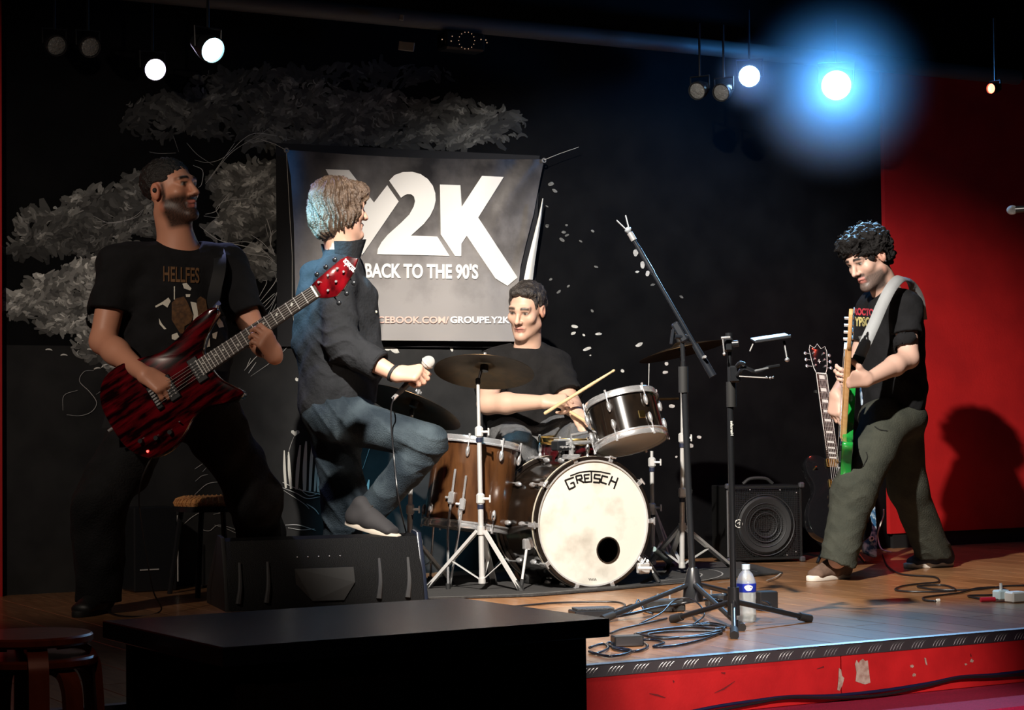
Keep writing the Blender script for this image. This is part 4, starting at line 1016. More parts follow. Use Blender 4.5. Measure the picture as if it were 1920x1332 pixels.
hn = neckA + hA.f * .02; T.ell(hn + Z * .03, (.082, .082, .05), None, .01, 'sub')
T.disp(wob(.0065, 14, 16, 19)); T.disp(wob(.0035, 34, 30, 41, 1.2))
tA = clothbuild(T, 't_shirt', tshirt_b, gA, 'black t-shirt with gold and white festival print')
B_ = caster(tA); gp = mat('dull gold shirt print', (.13, .062, .022), .8); wp = mat('white shirt print', (.62, .60, .52), .8); bp_ = mat('brown shirt print', (.12, .055, .018), .8, col2=(.05, .022, .008), scale=60); np_ = mat('navy shirt print', (.012, .014, .032), .8)
decal_text(B_, 'shirt_lettering', 'HELLFES', 306, 499, 374, 528, .05, gp, tA, .02)
for pts in ([(322, 568), (330, 560), (345, 556), (353, 570), (362, 592), (358, 605), (346, 612), (345, 625), (338, 626), (328, 610), (322, 600)], [(369, 562), (376, 556), (386, 562), (390, 590), (386, 604), (376, 606), (370, 590)]): decal(B_, 'shirt_print', pts, bp_, tA)
for pts in ([(357, 566), (368, 568), (371, 585), (372, 608), (361, 611), (363, 590)], [(342, 532), (350, 531), (359, 541), (357, 545), (345, 541)], [(291, 574), (305, 566), (316, 558), (320, 565), (314, 577), (305, 571), (292, 577)], [(298, 597), (304, 608), (312, 617), (308, 618), (299, 608)], [(322, 628), (332, 624), (336, 632), (328, 638), (322, 636)], [(400, 566), (405, 564), (410, 575), (405, 582)], [(402, 598), (410, 595), (417, 604), (420, 613), (411, 615)], [(398, 626), (408, 622), (405, 636), (399, 634)], [(373, 640), (393, 634), (394, 650), (375, 655)], [(326, 537), (328, 537), (328, 562), (326, 562)], [(348, 552), (357, 552), (356, 557), (349, 557)]): decal(B_, 'shirt_print', pts, wp, tA)
P_ = Field(*bounds([pelA, kR, kL, fR, fL], .17), .0075)
P_.ell(PA(337, 755, .05), (.20, .15, .13), None, .05)
for h_, k_, f_ in ((PA(285, 780, .04), kR, fR), (PA(392, 780, .06), kL, fL)):
    P_.chain([h_, k_, f_ + Z * .06], [.125, .103, .094], .05); P_.cut(f_ + Z * .045, -Z, .005, .16)
P_.disp(wob(.008, 13, 15, 17)); P_.disp(wob(.004, 30, 30, 36, .7)); clothbuild(P_, 'trousers', cloth('black trousers', (.0055, .0055, .006), (.009, .009, .010)), gA, 'loose black trousers')
blk = mat('black shoe', (.012, .012, .012), .5)
for f_, dx in ((fR, V3(-.25, -1, 0)), (fL, V3(.35, -1, 0))): shoe(gA, f_ - dx.normalized() * .09, f_ + dx.normalized() * .2, Z, .285, blk, rubber)
MB().ell(hA.p(.083, -.008, .004), (.010, .010, .010)).build('earpiece', rubber, gA)

# ------------------------------------------------------------------ singer
def PB(px, py, dy=0.0): return at(px, py, 8.5 + dy)
gB = thing('person', 'man in dark shirt and blue jeans with one knee raised, holding a microphone', 'person', ground(640, 1110))
hB = Head(PB(638, 394), (.86, .50, -.02), (-.03, 0, 1), 1.04)
shR, shL = PB(628, 515, -.15), PB(652, 510, .20); elR, wrR = PB(642, 648, -.21), PB(742, 703, -.30); elL, wrL = PB(650, 650, .28), PB(655, 745, .22)
neckB, pelB = PB(640, 478, .02), PB(632, 765, .02)
hipR, kR, aR = PB(636, 785, -.09), PB(806, 830, -.20), PB(688, 968, -.10); hipL, kL, aL = PB(622, 790, .11), PB(646, 935, .06), ground(640, 1116) + Z * .09
F = Field(*bounds([hB.p(0, 0, .15), elR, wrR, elL, PB(820, 700, -.35), kR, aL, PB(560, 700)], .10), .0042)
hB.build(F, neckB, .058)
F.ecap(PB(636, 560, .02), PB(632, 750, .02), (.17, .10), (.15, .10), shL - shR, .05); F.cap(shR, shL, .06, .06, .05)
F.chain([shR, elR], [.056, .047], .03); F.chain([elR, elR + (wrR - elR) * .4, wrR], [.045, .045, .030], .02); F.chain([shL, elL, wrL], [.056, .045, .03], .03)
F.chain([pelB, hipR, kR, aR], [.10, .085, .058, .042], .03); F.chain([pelB, hipL, kL, aL], [.10, .085, .058, .042], .03)
mfd = V3(.93, -.28, .06)
hand(F, wrR, mfd, (-.05, -.72, .70), True, ((62, 88, 50), (66, 90, 50), (70, 90, 50), (74, 90, 50)), ((.45, .8, -.45), (.2, .85, -.6), (.0, .9, -.5)), 1.12)
hand(F, wrL, (.3, -.1, -1), (.2, 1, 0), False, ((25, 30, 20),) * 4, ((.5, .8, 0), (.3, .9, 0), (.2, .9, 0)), 1.0)
skinbuild(F, gB, lambda v: hB.colors(v, (.62, .36, .26), LIP, (.05, .03, .02)))
H = Field(*bounds([hB.c], .21), .0048)
hB.e(H, (0, -.020, .040), (.094, .118, .098), .02); hB.e(H, (0, -.055, -.045), (.080, .078, .090), .04); hB.e(H, (0, .068, .072), (.070, .055, .045), .03); hB.e(H, (.062, -.005, -.02), (.030, .055, .060), .03); hB.e(H, (-.062, -.005, -.02), (.030, .055, .060), .03)
hB.e(H, (0, .118, -.042), (.085, .070, .085), .02, 'sub'); H.cap(hB.p(0, -.04, -.14), hB.p(0, -.03, -.22), .05, .06, .02, 'sub')
def strands(X, Y, Zc):
    d = (np.stack([X, Y, Zc], -1) - np.array(hB.c)); r_, f_, u_ = d @ np.array(hB.r), d @ np.array(hB.f), d @ np.array(hB.u)
    a = np.arctan2(r_, -f_); return .0085 * np.sin(a * 13 + 22 * u_ + 2.5 * np.sin(u_ * 34 + a * 2)) * np.sin(u_ * 26 + a * 5) + .0045 * np.sin(a * 37 + u_ * 45 + 2 * np.sin(u_ * 50)) + .002 * np.sin(a * 80 + u_ * 20)
H.disp(strands); clothbuild(H, 'hair', mat('brown hair', (.055, .032, .019), .45, col2=(.11, .068, .042), scale=40, bump=.7, bscale=160, spec=.6), gB, 'shaggy light brown hair over the ears')
T = Field(*bounds([PB(560, 480), PB(720, 780), shR, shL, elR, wrR, elL], .16), .006)
sdv = shL - shR
T.ecap(PB(634, 565, .02), PB(632, 750, .02), (.195, .150), (.195, .168), sdv, .05); T.cap(shR, shL, .073, .073, .06); T.cap(PB(590, 520, .02), PB(580, 640, .02), .07, .075, .06); T.cap(PB(670, 560, .02), PB(690, 690, .02), .075, .075, .06)
cuf = elR + (wrR - elR) * .70
T.chain([shR, elR], [.078, .068], .04); T.cap(elR, cuf + (wrR - elR).normalized() * .02, .068, .062, .03); T.cut(cuf, wrR - elR, .004, .12); T.cap(cuf - (wrR - elR) * .08, cuf + (wrR - elR) * .2, .048, .052, .005, 'sub')
T.chain([shL, elL, wrL], [.075, .062, .05], .04)
T.cut(PB(625, 768, .0), V3(.16, 0, -1), .006, .45)
T.cap(neckB - Z * .010, neckB - Z * .05, .078, .092, .03)          # standing collar
T.ell(neckB + Z * .06 + hB.f * .02, (.062, .062, .045), None, .006, 'sub')
dv = (wrR - elR).normalized()
def folds(X, Y, Zc):
    P = np.stack([X, Y, Zc], -1); w1 = np.exp(-(np.linalg.norm(P - np.array(elR), axis=1) / .13) ** 2); t = (P - np.array(elR)) @ np.array(Vector((.35, 0, 1)).normalized())
    return -.012 * w1 * ridge(t * 55 + 1.5 * np.sin(X * 30)) + .004 * np.sin(12 * X + 17 * Zc + 2 * np.sin(9 * Y)) * np.sin(10 * Zc - 14 * X)
T.disp(folds); T.disp(wob(.0030, 38, 34, 44, .4))
shirtB = cloth('charcoal shirt cloth', (.013, .014, .016), (.020, .021, .024), bs=70, bump=.4)
sB = clothbuild(T, 'shirt', shirtB, gB, 'dark long-sleeved button shirt with turned-up collar')
a_, b_2 = cuf - dv * .075, cuf + dv * .004
MB().lathe([(.0665, 0), (.0680, .004), (.0665, .07), (.060, .072), (.056, .066), (.058, .004)], a_, dv, 30, closed=True).build('cuff', shirtB, sB, 60)
for px, py in ((690, 478), (708, 585), (724, 652)):
    q = on_cloth(caster(sB), px - 3, py, .003)
    if q is not None: MB().ell(q, (.006, .004, .006)).build('button', mat('pale button', (.6, .55, .4), .4), sB)
col_ = MB(); c0 = neckB
for k, (a0, a1) in enumerate(((-.6, 2.2),)):
    pts = []
    for j in range(14):
        a = -PI * .75 + 1.5 * PI * j / 13; d = hB.f * math.cos(a) + hB.r * math.sin(a); h_ = .050 + .020 * max(0, math.cos(a))
        fl_ = .018 * max(0, math.cos(a)); pts.append((c0 + d * .080 - Z * .02, c0 + d * (.094 + fl_) + Z * h_, c0 + d * (.088 + fl_) + Z * h_, c0 + d * .074 - Z * .02))
    col_.add([p for r_ in pts for p in r_], [(j * 4 + m, j * 4 + 4 + m, j * 4 + 4 + (m + 1) % 4, j * 4 + (m + 1) % 4) for j in range(13) for m in range(4)] + [(0, 1, 2, 3), (55, 54, 53, 52)])
col_.build('collar', shirtB, sB, 60)
MB().lathe([(.034, -.006), (.0375, -.006), (.0375, .006), (.034, .006)], wrR - dv * .012, dv, 24, closed=True).build('wristband', rubber, gB)
P_ = Field(*bounds([pelB, kR, aR, aL, hipL, hipR], .15), .006)
P_.ell(PB(632, 770, .01), (.16, .18, .12), None, .05)
P_.chain([hipR, kR], [.104, .072], .05); P_.chain([kR, kR + (aR - kR) * .35, aR + (aR - kR).normalized() * .01], [.072, .074, .064], .02); P_.cut(aR + (aR - kR).normalized() * .015, aR - kR, .005, .12)
P_.chain([hipL, kL, aL - Z * .03], [.112, .088, .080], .05); P_.cut(aL - Z * .05, -Z, .005, .14)
kr, dd = np.array(kR), np.array((aR - kR).normalized())
def jf(X, Y, Zc):
    P = np.stack([X, Y, Zc], -1); d = P - kr; t = d @ dd; w1 = np.exp(-(np.linalg.norm(d, axis=1) / .12) ** 2)
    t2 = (P - np.array(hipR)) @ np.array((kR - hipR).normalized()); w2 = np.exp(-(t2 / .12) ** 2)
    return -.012 * w1 * ridge(t * 60 + X * 25 + Y * 12) - .010 * w2 * ridge(t2 * 45 + Zc * 40 + Y * 15) - .007 * ridge(t * 26 + 1.6 * np.sin(Y * 22 + X * 14)) * (.5 + .5 * np.sin(X * 21 + Zc * 17))
P_.disp(jf); clothbuild(P_, 'jeans', mat('worn blue denim', (.013, .022, .031), .8, col2=(.058, .080, .094), scale=7, detail=7, ramp=(.42, .75), bump=.5, bscale=180, spec=.3), gB, 'faded blue jeans')
cream = mat('cream rubber sole', (.66, .58, .48), .6); dks = mat('dark canvas shoe', (.03, .028, .03), .8)
shoe(gB, PB(648, 985, -.12), PB(738, 1012, -.24), V3(.3, -.1, 1), .275, dks, cream)
shoe(gB, ground(608, 1114), ground(720, 1124), Z, .28, dks, cream)

# ------------------------------------------------------------------ drummer
def PC(px, py, dy=0.0): return at(px, py, 9.55 + dy)
gC = thing('person', 'seated drummer in plain black t-shirt and grey jeans looking down', 'person', V3(PC(985, 800).x, 9.6, 0))
hC = Head(PC(987, 583), (-.40, -.88, -.30), (.04, -.14, 1), 1.05)
shR, shL = PC(926, 684, .02), PC(1042, 688, .08); elR, wrR = PC(914, 758, -.17), PC(1018, 754, -.32); elL, wrL = PC(1070, 758, -.10), PC(1078, 772, -.30)
neckC, pelC = PC(990, 650, .06), PC(988, 815, .08)
hR, hL = PC(948, 818, .04), PC(1030, 816, .06); kR, kL = PC(972, 845, -.36), PC(1098, 822, -.30); fR, fL = V3(kR.x + .02, kR.y - .02, .05), V3(kL.x + .05, kL.y + .0, .05)
F = Field(*bounds([hC.p(0, 0, .15), elR, wrR, elL, PC(1110, 790, -.45), kR, kL, fR, fL, PC(930, 820, .1)], .11), .0042)
hC.build(F, neckC, .057)
F.ecap(PC(985, 715, .07), PC(987, 800, .07), (.165, .10), (.15, .10), shL - shR, .05); F.cap(shR, shL, .06, .06, .05)
F.chain([shR, elR], [.058, .049], .03); F.chain([elR, elR + (wrR - elR) * .35, wrR], [.048, .050, .031], .02); F.chain([shL, elL], [.058, .046], .03); F.chain([elL, elL + (wrL - elL) * .4, wrL], [.045, .043, .029], .02)
F.chain([pelC, hR, kR, fR], [.10, .085, .058, .045], .03); F.chain([pelC, hL, kL, fL], [.10, .085, .058, .045], .03)
hand(F, wrR, (.96, -.22, .05), (.05, -.62, .78), True, ((55, 75, 40), (58, 78, 40), (62, 80, 40), (66, 80, 40)), ((.35, .85, -.45), (.1, .9, -.5), (0, .9, -.5)), 1.10)
hand(F, wrL, (.55, -.50, -.55), (.25, -.62, .72), False, ((30, 40, 20), (40, 50, 25), (48, 55, 25), (55, 60, 25)), ((.3, .9, -.2), (.1, .9, -.35), (0, .9, -.4)), 1.02)
skinbuild(F, gC, lambda v: hC.colors(v, (.60, .37, .27), (.44, .19, .15), (.045, .03, .022), (.30, .17, .12), -.03, .30))
H = Field(*bounds([hC.c], .19), .0048)
hC.e(H, (0, -.024, .052), (.084, .102, .086), .02); hC.e(H, (0, .045, .098), (.060, .040, .026), .03); hC.e(H, (0, -.06, -.01), (.075, .06, .075), .03)
hC.e(H, (0, .104, .004), (.086, .080, .090), .02, 'sub')
for q in (-1, 1): hC.e(H, (q * .088, .006, -.014), (.030, .034, .042), .01, 'sub')
H.disp(wob(.0035, 110, 90, 50)); H.disp(wob(.0025, 260, 220, 90, .8)); clothbuild(H, 'hair', mat('dark greying hair', (.014, .010, .008), .5, col2=(.045, .036, .030), scale=60, bump=.6, bscale=200), gC, 'short dark hair with grey at sides')
T = Field(*bounds([shR, shL, elR, elL, PC(985, 815, .05), PC(985, 650)], .15), .0058)
T.ecap(PC(985, 715, .07), PC(987, 805, .07), (.190, .128), (.188, .135), shL - shR, .05); T.cap(shR, shL, .068, .068, .05); T.cap(shR + Z * .01, neckC - Z * .035, .06, .065, .05); T.cap(shL + Z * .01, neckC - Z * .035, .06, .065, .05)
sR, sL = shR + (elR - shR) * .62, shL + (elL - shL) * .78
for s_, sh_, el_ in ((sR, shR, elR), (sL, shL, elL)):
    T.cap(sh_, s_ + (el_ - sh_) * .1, .074, .074, .04); T.cut(s_, el_ - sh_, .005, .088); T.cap(s_ - (el_ - sh_) * .06, s_ + (el_ - sh_) * .2, .060, .063, .005, 'sub')
T.cut(PC(987, 816, .05), -Z, .006, .35); T.ell(neckC + Z * .035 + hC.f * .02, (.080, .080, .052), None, .01, 'sub')
T.disp(wob(.006, 15, 17, 21, .5)); T.disp(wob(.003, 36, 33, 45, 1.0)); clothbuild(T, 't_shirt', cloth('soft black cotton', (.0065, .006, .006), (.011, .010, .010), bs=60, bump=.35), gC, 'plain black crew-neck t-shirt')
P_ = Field(*bounds([pelC, kR, kL, fR, fL], .15), .007)
P_.ell(PC(988, 822, .06), (.21, .15, .095), None, .05); P_.chain([hR, kR, fR + Z * .05], [.108, .080, .072], .05); P_.chain([hL, kL, fL + Z * .05], [.108, .080, .072], .05); P_.cut(fR + Z * .03, -Z, .005, .14); P_.cut(fL + Z * .03, -Z, .005, .14)
P_.disp(wob(.007, 22, 24, 30, .3)); P_.disp(wob(.004, 60, 50, 55, .9)); clothbuild(P_, 'jeans', mat('grey denim', (.055, .06, .07), .8, col2=(.12, .12, .12), scale=8, detail=6, bump=.5, bscale=160), gC, 'faded grey jeans')
for f_ in (fR, fL): shoe(gC, V3(f_.x, f_.y + .07, 0.012), V3(f_.x + .05, f_.y - .2, .012), Z, .27, blk, rubber)
th = thing('drum_throne', 'round black padded stool under the seated drummer', 'stool', V3(pelC.x, pelC.y, 0))
MB().lathe([(0, 0), (.15, 0), (.165, .02), (.165, .05), (.15, .07), (0, .075)], V3(pelC.x, pelC.y, pelC.z - .175), Z, 28).build('seat', rubber, th); MB().cyl(V3(pelC.x, pelC.y, .1), V3(pelC.x, pelC.y, pelC.z - .175), .013, n=10).build('post', steel, th)
for k in range(3):
    a = 2 * PI * k / 3 + .6; MB().cyl(V3(pelC.x, pelC.y, .22), V3(pelC.x + .2 * math.cos(a), pelC.y + .2 * math.sin(a), .01), .008, n=8).build('leg', steel, th)

# ------------------------------------------------------------------ bassist on the right
def PD(px, py, dy=0.0): return at(px, py, 9.40 + dy)
gD = thing('person', 'bass player in cargo trousers striding left and looking down', 'person', ground(1650, 1078))
hD = Head(PD(1628, 486, -.02), (-.72, -.52, -.44), (-.38, -.12, 1), 1.06)
shR, shL = PD(1640, 575, .20), PD(1696, 578, -.12); elL, wrL = PD(1704, 672, -.22), PD(1628, 712, -.42); elR, wrR = PD(1606, 690, .20), PD(1568, 738, -.06)
neckD, pelD = PD(1664, 548, .05), PD(1672, 775, .04)
hipF, kF, aF = PD(1660, 795, -.07), PD(1600, 925, -.22), at(1570, 1050, 9.10); hipB, kB, aB = PD(1688, 795, .10), PD(1702, 915, .22), at(1752, 1035, 9.84)
F = Field(*bounds([hD.p(0, 0, .15), hD.p(0, .15, 0), elL, wrL, elR, PD(1555, 780, -.5), PD(1575, 700, -.5), aF, aB], .11), .0042)
hD.build(F, neckD, .058)
F.ecap(PD(1672, 610, .05), PD(1672, 755, .05), (.165, .10), (.15, .105), shL - shR, .05); F.cap(shR, shL, .06, .06, .05)
F.chain([shL, elL], [.057, .047], .03); F.chain([elL, elL + (wrL - elL) * .35, wrL], [.045, .047, .030], .02); F.chain([shR, elR], [.057, .046], .03); F.chain([elR, elR + (wrR - elR) * .4, wrR], [.045, .044, .029], .02)
F.chain([pelD, hipF, kF, aF], [.10, .085, .058, .042], .03); F.chain([pelD, hipB, kB, aB], [.10, .085, .058, .042], .03)
hand(F, wrL, (-.86, -.28, .02), (.08, -.90, -.40), False, ((25, 55, 30), (35, 60, 30), (42, 60, 30), (48, 55, 30)), ((.75, .7, -.1), (.6, .8, -.2), (.5, .85, -.2)), 1.10)
hand(F, wrR, (-.12, -.15, -1), (-.80, -.58, .05), True, ((30, 45, 25), (38, 48, 25), (42, 50, 25), (46, 50, 25)), ((.5, .8, -.3), (.3, .9, -.3), (.2, .9, -.3)), 1.08)
skinbuild(F, gD, lambda v: hD.colors(v, (.60, .38, .30), (.46, .17, .14), (.015, .011, .010), (.045, .040, .038), -.036, .92, sideburn=False))
H = Field(*bounds([hD.c], .21), .0048)
hD.e(H, (0, -.020, .060), (.098, .118, .095), .02); hD.e(H, (0, .065, .105), (.075, .050, .040), .03); hD.e(H, (0, -.075, .0), (.080, .05, .075), .03)
hD.e(H, (0, .112, -.02), (.092, .085, .092), .02, 'sub')
for q in (-1, 1): hD.e(H, (q * .09, .012, -.014), (.030, .036, .042), .01, 'sub')
H.disp(wob(.011, 85, 90, 95)); H.disp(wob(.006, 190, 170, 180, .8)); clothbuild(H, 'hair', mat('curly black hair', (.009, .008, .008), .75, spec=.2, bump=.7, bscale=120), gD, 'curly black hair')
T = Field(*bounds([shR, shL, elL, elR, PD(1680, 790), PD(1664, 540)], .16), .006)
T.ecap(PD(1674, 615, .05), PD(1676, 755, .05), (.188, .135), (.180, .140), shL - shR, .05); T.cap(shR, shL, .070, .070, .05); T.cap(shL + Z * .01, neckD - Z * .03, .062, .066, .05); T.cap(shR + Z * .01, neckD - Z * .03, .062, .066, .05); T.cap(PD(1706, 640, .02), PD(1700, 760, .02), .06, .065, .05)
sR, sL = shR + (elR - shR) * .6, shL + (elL - shL) * .56
for s_, sh_, el_ in ((sR, shR, elR), (sL, shL, elL)):
    T.cap(sh_, s_ + (el_ - sh_) * .1, .076, .077, .04); T.cut(s_, el_ - sh_, .005, .090); T.cap(s_ - (el_ - sh_) * .06, s_ + (el_ - sh_) * .2, .060, .063, .005, 'sub')
T.cut(PD(1676, 777, .05), V3(.0, 0, -1), .006, .4); T.ell(neckD + Z * .035 + hD.f * .02, (.080, .080, .052), None, .01, 'sub')
T.disp(wob(.006, 15, 17, 19, .9)); T.disp(wob(.003, 36, 33, 45, .2)); tD = clothbuild(T, 't_shirt', tshirt_b, gD, 'black t-shirt with red and yellow lettering')
B_ = caster(tD)
decal_text(B_, 'shirt_lettering', 'ROCTO', 1601, 577, 1638, 591, .06, mat('red shirt print', (.42, .03, .05), .8), tD, .05)
decal_text(B_, 'shirt_lettering', 'YPSO', 1602, 594, 1632, 612, .04, mat('yellow shirt print', (.42, .36, .14), .8), tD, .05)
for pts, m_ in (([(1603, 632), (1616, 630), (1612, 652), (1602, 650)], mat('grey shirt print', (.16, .17, .17), .8)),): decal(B_, 'shirt_print', pts, m_, tD)
P_ = Field(*bounds([pelD, kF, aF, aB, kB, hipF], .16), .0065)
P_.ell(PD(1674, 785, .03), (.165, .175, .11), None, .05)
P_.chain([hipF, kF, aF - Z * .02], [.114, .096, .082], .05); P_.chain([hipB, kB, aB - Z * .02], [.110, .090, .086], .05)
P_.cut(aF - Z * .012, V3(-.35, 0, -1), .005, .16); P_.cut(aB - Z * .03, V3(.1, 0, -1), .005, .16)
def cf(X, Y, Zc):
    P = np.stack([X, Y, Zc], -1); w = np.exp(-(np.linalg.norm(P - np.array(kF), axis=1) / .12) ** 2) + np.exp(-(np.linalg.norm(P - np.array(aF), axis=1) / .13) ** 2) + np.exp(-(np.linalg.norm(P - np.array(aB), axis=1) / .16) ** 2)
    return -.011 * w * ridge(42 * Zc + 16 * X + 1.5 * np.sin(30 * X)) - .006 * ridge(13 * Zc + 12 * X + np.sin(14 * Y)) * (.5 + .5 * np.sin(19 * X + 8 * Zc))
P_.disp(cf); olive = cloth('olive drab cotton', (.034, .037, .029), (.050, .053, .041), bs=140, bump=.4)
trD = clothbuild(P_, 'trousers', olive, gD, 'dark olive cargo trousers')
B_ = caster(trD)
def patch(name, pts, m, parent, th_=.008):
    """a sewn-on patch with thickness, lying on the cloth"""
    P = [on_cloth(B_, *p, .002) for p in pts]
    if any(p is None for p in P): return
    n_ = len(P); cen = sum(P, Vector()) / n_; tow = (CP - cen).normalized() * th_
    Q = [cen + (p - cen) * .96 + tow for p in P]
    MB().add(P + Q + [cen + tow * 1.3], [(i, (i + 1) % n_, n_ + (i + 1) % n_, n_ + i) for i in range(n_)] + [(n_ + i, n_ + (i + 1) % n_, 2 * n_) for i in range(n_)]).build(name, m, parent, 60)
def seam_line(pts):
    P = [on_cloth(B_, *p, .004) for p in pts]
    if all(p is not None for p in P): MB().tube(spline(P, 4), .0028, 5).build('seam', mat('dark olive seam', (.008, .009, .007), .9), trD)
for pts in ([(1590, 818), (1586, 828), (1604, 837), (1622, 845), (1636, 851)], [(1594, 832), (1590, 850), (1588, 872), (1604, 877), (1618, 875)], [(1610, 842), (1604, 856), (1594, 870)], [(1624, 848), (1626, 858), (1618, 875)], [(1640, 800), (1650, 806), (1664, 808)], [(1566, 868), (1590, 876), (1612, 880)]): seam_line(pts)
patch('cargo_pocket', [(1594, 832), (1590, 850), (1588, 872), (1604, 876), (1618, 874), (1624, 856), (1626, 846), (1610, 838)], olive, trD)
patch('pocket_flap', [(1590, 818), (1586, 828), (1604, 836), (1622, 844), (1636, 850), (1641, 838), (1625, 825), (1605, 816)], olive, trD, .014)
brn = mat('brown suede shoe', (.16, .095, .065), .85, col2=(.10, .06, .042), scale=30); sole = mat('off-white sole', (.74, .68, .60), .6); navy = mat('navy shoe', (.02, .024, .04), .8)
shoe(gD, ground(1592, 1084), ground(1484, 1094), Z, .285, brn, sole); shoe(gD, ground(1786, 1062), ground(1682, 1067), Z, .285, navy, sole)
MB().ell(hD.p(-.084, -.012, -.032), (.005, .005, .005)).build('earring', blackm, gD)
# ================================================================== instruments in hand and on stands
STRAT = [(.205, .030), (.225, .060), (.27, .095), (.315, .120), (.325, .140), (.30, .152), (.24, .150), (.16, .128), (.09, .122), (.02, .142), (-.06, .164), (-.13, .150), (-.175, .09), (-.185, .0), (-.175, -.09), (-.13, -.155), (-.06, -.172), (.01, -.155), (.07, -.125), (.13, -.122), (.19, -.145), (.235, -.158), (.255, -.145), (.235, -.105), (.215, -.070), (.205, -.030)]
LESP = [(.190, .028), (.205, .070), (.200, .115), (.165, .142), (.11, .138), (.06, .116), (.01, .118), (-.05, .150), (-.12, .166), (-.19, .145), (-.225, .08), (-.232, .0), (-.225, -.08), (-.19, -.145), (-.12, -.166), (-.05, -.150), (.01, -.118), (.06, -.116), (.10, -.136), (.145, -.142), (.185, -.118), (.172, -.088), (.165, -.062), (.180, -.030)]
def guitar(name, label, M, outline, body_m, neck_m, board_m, head, head_m, hw, nfret=22, scale=.63, strings=6, inlay='dots', bodyth=.045, nw=.052, bind=None, group=None, mirror=False):
    """local x runs from the bridge (0) to the nut (scale), y across, z out of the face"""
    t = thing(name, label, 'guitar', M.translation, group)
    R = M.to_3x3()
    def g(x, y, z): return M @ V3(x, y, z)
    sg = -1 if mirror else 1
    ol = [(p.x, p.y) for p in spline([V3(x, y * sg, 0) for x, y in outline], 5, True)]
    bd_ = MB().prism(ol, -bodyth, 0, M, .007).build('body', body_m, t, 35)
    if bind: MB().prism(ol, -.006, .0012, M @ Matrix.Scale(1.0, 4), .0).build('binding', bind, bd_, 30)
    x0 = .205; x1 = scale
    MB().prism([(x0 - .04, -nw / 2 - .002), (x1 + .012, -nw / 2 + .005), (x1 + .012, nw / 2 - .005), (x0 - .04, nw / 2 + .002)], -.018, .004, M, .005).build('neck', neck_m, t, 35)
    fx = scale - scale / 2 ** (nfret / 12) * 1 ; xe = scale / 2 ** ((nfret + .6) / 12)
    fb = MB().prism([(xe, -nw / 2 - .002), (x1, -nw / 2 + .005), (x1, nw / 2 - .005), (xe, nw / 2 + .002)], .004, .009, M).build('fretboard', board_m, t, 30)
    for k in range(1, nfret + 1):
        x = scale / 2 ** (k / 12); w_ = nw / 2 + .002 - .007 * (x - xe) / (x1 - xe)
        MB().box(g(x, 0, .0098), (.0022, 2 * w_, .0022), R).build('fret', hw, fb, 0)
        if k in (3, 5, 7, 9, 12, 15, 17, 19, 21) or (inlay == 'block' and k == 1):
            xm = (x + scale / 2 ** ((k - 1) / 12)) / 2; dx = scale / 2 ** ((k - 1) / 12) - x
            if inlay == 'block': MB().box(g(xm, 0, .0093), (dx * .55, w_ * 1.15, .001), R).build('inlay', pearl, fb, 0)
            else: MB().box(g(xm, w_ * .25 * (1 if k % 2 else -1), .0093), (dx * .35, .007, .001), R @ Matrix.Rotation(.5, 3, 'Z')).build('inlay', pearl, fb, 0)
    MB().box(g(x1 + .002, 0, .008), (.005, nw - .010, .010), R).build('nut', pearl, t, 0)
    ho = [(x1 + .004 + a, b * sg) for a, b in head]
    hd_ = MB().prism(ho, -.014, .002, M, .003).build('headstock', head_m, t, 30)
    return t, g, R, hd_, bd_, fb
pearl = mat('pearl inlay', (.80, .80, .74), .3)
rosew = mat('dark rosewood', (.018, .012, .009), .45, col2=(.032, .02, .014), scale=30, stretch=(1, 8, 1))
maple = mat('satin maple', (.55, .30, .12), .32, col2=(.62, .37, .17), scale=12, stretch=(1, 10, 1), coat=.3)
redburst = mat('red quilted lacquer', (.13, .002, .006), .10, col2=(.006, .0006, .001), scale=5, stretch=(1.6, 1, 9), rot=(0, -.576, 0), detail=6, ramp=(.36, .58), coat=1.0)
redhead = mat('red headstock lacquer', (.20, .003, .007), .16, col2=(.03, .001, .002), scale=14, stretch=(1, 6, 1), coat=1.0)
# ---- red guitar of the left guitarist
n0, n1 = at(374, 692, 7.56), at(590, 548, 7.50)
gx_ = (n1 - n0).normalized(); gz_ = V3(.06, -1, .18); gz_ = (gz_ - gx_ * gz_.dot(gx_)).normalized(); gy_ = gz_.cross(gx_); gs = 1.12
# frets 22..nut span n0..n1
span = .63 * (1 - 1 / 2 ** (22.6 / 12)); gs = (n1 - n0).length / span
org = n1 - gx_ * .63 * gs
M_ = mat4(org, gx_ * gs, gy_ * gs, gz_ * gs)
HEADR = [(0, -.026), (.02, -.040), (.05, -.052), (.085, -.044), (.135, -.020), (.175, .012), (.150, .040), (.125, .043), (.085, .038), (.03, .032), (.0, .026)]
ga, g, R, hd_, bd_, fb = guitar('electric_guitar', 'glossy red quilted electric guitar held by the bearded guitarist', M_, STRAT, redburst, rosew, rosew, HEADR, redhead, steel)
Rn = Matrix((gx_, gy_, gz_)).transposed()
for x in (.055, .165):
    pk = MB().bbox2(g(x, 0, .004), (.038 * gs, .088 * gs, .012), Rn, .003).build('pickup', blackm, ga)
    for k in range(6):
        for s_ in (-1, 1): MB().cyl(g(x + .009 * s_, (k - 2.5) * .0105, .008), g(x + .009 * s_, (k - 2.5) * .0105, .0105), .0028 * gs, n=8).build('pole_piece', chrome, pk)
br = MB().bbox2(g(-.005, 0, .007), (.022 * gs, .085 * gs, .014), Rn, .003).build('bridge', blackm, ga)
for k in range(6): MB().bbox2(g(-.004, (k - 2.5) * .0105, .016), (.018, .008, .006), Rn, .002).build('saddle', chrome, br)
